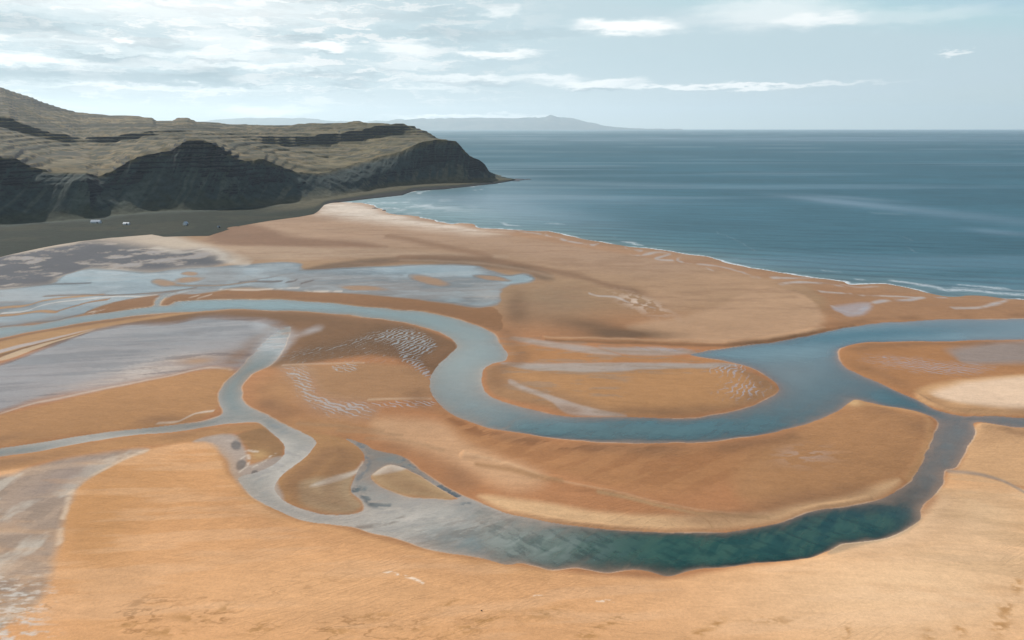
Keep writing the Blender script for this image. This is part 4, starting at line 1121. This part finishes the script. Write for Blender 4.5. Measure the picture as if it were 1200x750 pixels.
# thin high cloud on a flat layer seen in perspective
den = t.math('ADD', t.math('MAXIMUM', sep.outputs[2], 0.0), .10)
lay = t.node('ShaderNodeCombineXYZ')
t.put(lay.inputs[0], t.math('DIVIDE', sep.outputs[0], den)); t.put(lay.inputs[1], t.math('DIVIDE', sep.outputs[1], den))
veil = t.noise(t.vmath('MULTIPLY', lay.outputs[0], (.55, .55, 0)), 1.0, 7, .58, .6)
azn = t.maprange(az, math.radians(-45), math.radians(32), .13, -.30, False)
veilf = t.maprange(t.math('ADD', veil, azn), .34, .80, 0.0, .55)
lowhaze = t.maprange(el, math.radians(-1), math.radians(5.5), .72, .0)
c1 = t.mix(lowhaze, base, rgb(5.2, 5.6, 5.65))
c1 = t.mix(veilf, c1, rgb(4.7, 5.2, 5.4))
# separate clouds: azimuth, elevation, half-sizes, weight
vec = t.node('ShaderNodeCombineXYZ'); t.put(vec.inputs[0], az); t.put(vec.inputs[1], el)
wv1 = t.node('ShaderNodeTexNoise'); t.put(wv1.inputs['Vector'], t.vmath('MULTIPLY', vec.outputs[0], (26, 110, 0))); wv1.inputs['Scale'].default_value = 1.0; wv1.inputs['Detail'].default_value = 6; wv1.inputs['Roughness'].default_value = .6
warp = t.vmath('MULTIPLY', t.vmath('SUBTRACT', wv1.outputs['Color'], (.5, .5, .5)), (.085, .026, 0))
wvec = t.vmath('ADD', vec.outputs[0], warp)


def cloud_sum(lst):
    tot = None
    for (cx, cy, rx, ry, a) in lst:
        x_, y_, z_ = ray(cx, cy)
        h_ = math.hypot(x_, y_)
        A = math.atan2(x_, y_); E = math.atan2(z_, h_)
        w_ = rx / FPX * .93; e_ = ry / FPX * .93
        d_ = t.vmath('LENGTH', t.vmath('MULTIPLY_ADD', wvec, (1 / w_, 1 / e_, 0), (-A / w_, -E / e_, 0)))
        f_ = t.maprange(d_, 1.25, .25, 0, a)
        tot = f_ if tot is None else t.math('ADD', tot, f_)
    return t.math('MINIMUM', tot, 1.0)


grey = cloud_sum([(185, 92, 120, 9, .75), (240, 84, 55, 10, .55), (30, 88, 60, 9, .7), (20, 30, 60, 12, .5), (405, 100, 34, 4, .6), (140, 72, 60, 5, .5), (560, 98, 55, 4.5, .45), (705, 104, 40, 3, .5), (330, 90, 30, 4, .3), (480, 20, 90, 8, .25), (560, 40, 150, 6, .25)])
white = cloud_sum([(745, 31, 64, 11, .9), (715, 30, 60, 8, .4), (850, 101, 175, 2.8, 1.0), (690, 98, 70, 5.5, .95), (650, 91, 40, 4, .7), (905, 14, 100, 20, .55), (960, 22, 60, 7, .3), (1113, 62, 20, 2.2, .7), (590, 14, 28, 7, .6), (583, 63, 60, 6, .9), (475, 58, 48, 11, .8), (480, 75, 60, 6, .5),
                    (385, 54, 38, 5, .8), (310, 131, 62, 8, .9), (140, 47, 16, 5, .8), (550, 93, 90, 6, .7), (500, 104, 60, 4, .5), (300, 52, 100, 9, .6), (250, 40, 40, 6, .5), (260, 66, 110, 6, .6), (200, 75, 130, 4, .7), (190, 102, 130, 4, .7), (60, 72, 70, 6, .6), (20, 66, 50, 7, .6),
                    (565, 136.5, 105, 3.6, .85), (500, 137, 60, 4, .6), (1050, 20, 120, 10, .25), (200, 8, 260, 22, .6), (60, 45, 120, 10, .4), (330, 78, 60, 5, .5)])
small = t.noise(t.vmath('MULTIPLY', wvec, (17, 105, 0)), 1.0, 7, .62)
smallm = t.math('MULTIPLY', t.maprange(small, .49, .60, 0, .95), t.math('MULTIPLY', t.maprange(az, math.radians(8), math.radians(-14)), t.math('MULTIPLY', t.maprange(el, .012, .04), t.maprange(el, .30, .14))))
dark = t.noise(t.vmath('ADD', t.vmath('MULTIPLY', wvec, (9, 60, 0)), (3.1, 7.7, 0)), 1.0, 6, .6)
darkm = t.math('MULTIPLY', t.maprange(dark, .50, .62, 0, .75), t.math('MULTIPLY', t.maprange(az, math.radians(4), math.radians(-20)), t.maprange(el, .02, .06)))
c1 = t.mix(smallm, c1, rgb(7.0, 7.1, 7.05))
c1 = t.mix(darkm, c1, rgb(2.3, 3.15, 3.6))
c2 = t.mix(white, c1, rgb(8.6, 8.65, 8.5))
c3 = t.mix(grey, c2, rgb(1.9, 2.75, 3.2))
t.l.new(c3, bg.inputs['Color'])
t.l.new(bg.outputs[0], out.inputs[0])

# ------------------------------------------------------------------ render look
sc.view_settings.view_transform = 'Standard'
sc.view_settings.look = 'None'
sc.view_settings.exposure = 0.36
sc.view_settings.gamma = 1.0
sc.render.engine = 'CYCLES'
sc.cycles.use_denoising = True
sc.cycles.max_bounces = 6
sc.cycles.transparent_max_bounces = 8
sc.cycles.volume_bounces = 1
sc.cycles.volume_step_rate = 1.0
sc.cycles.volume_max_steps = 64
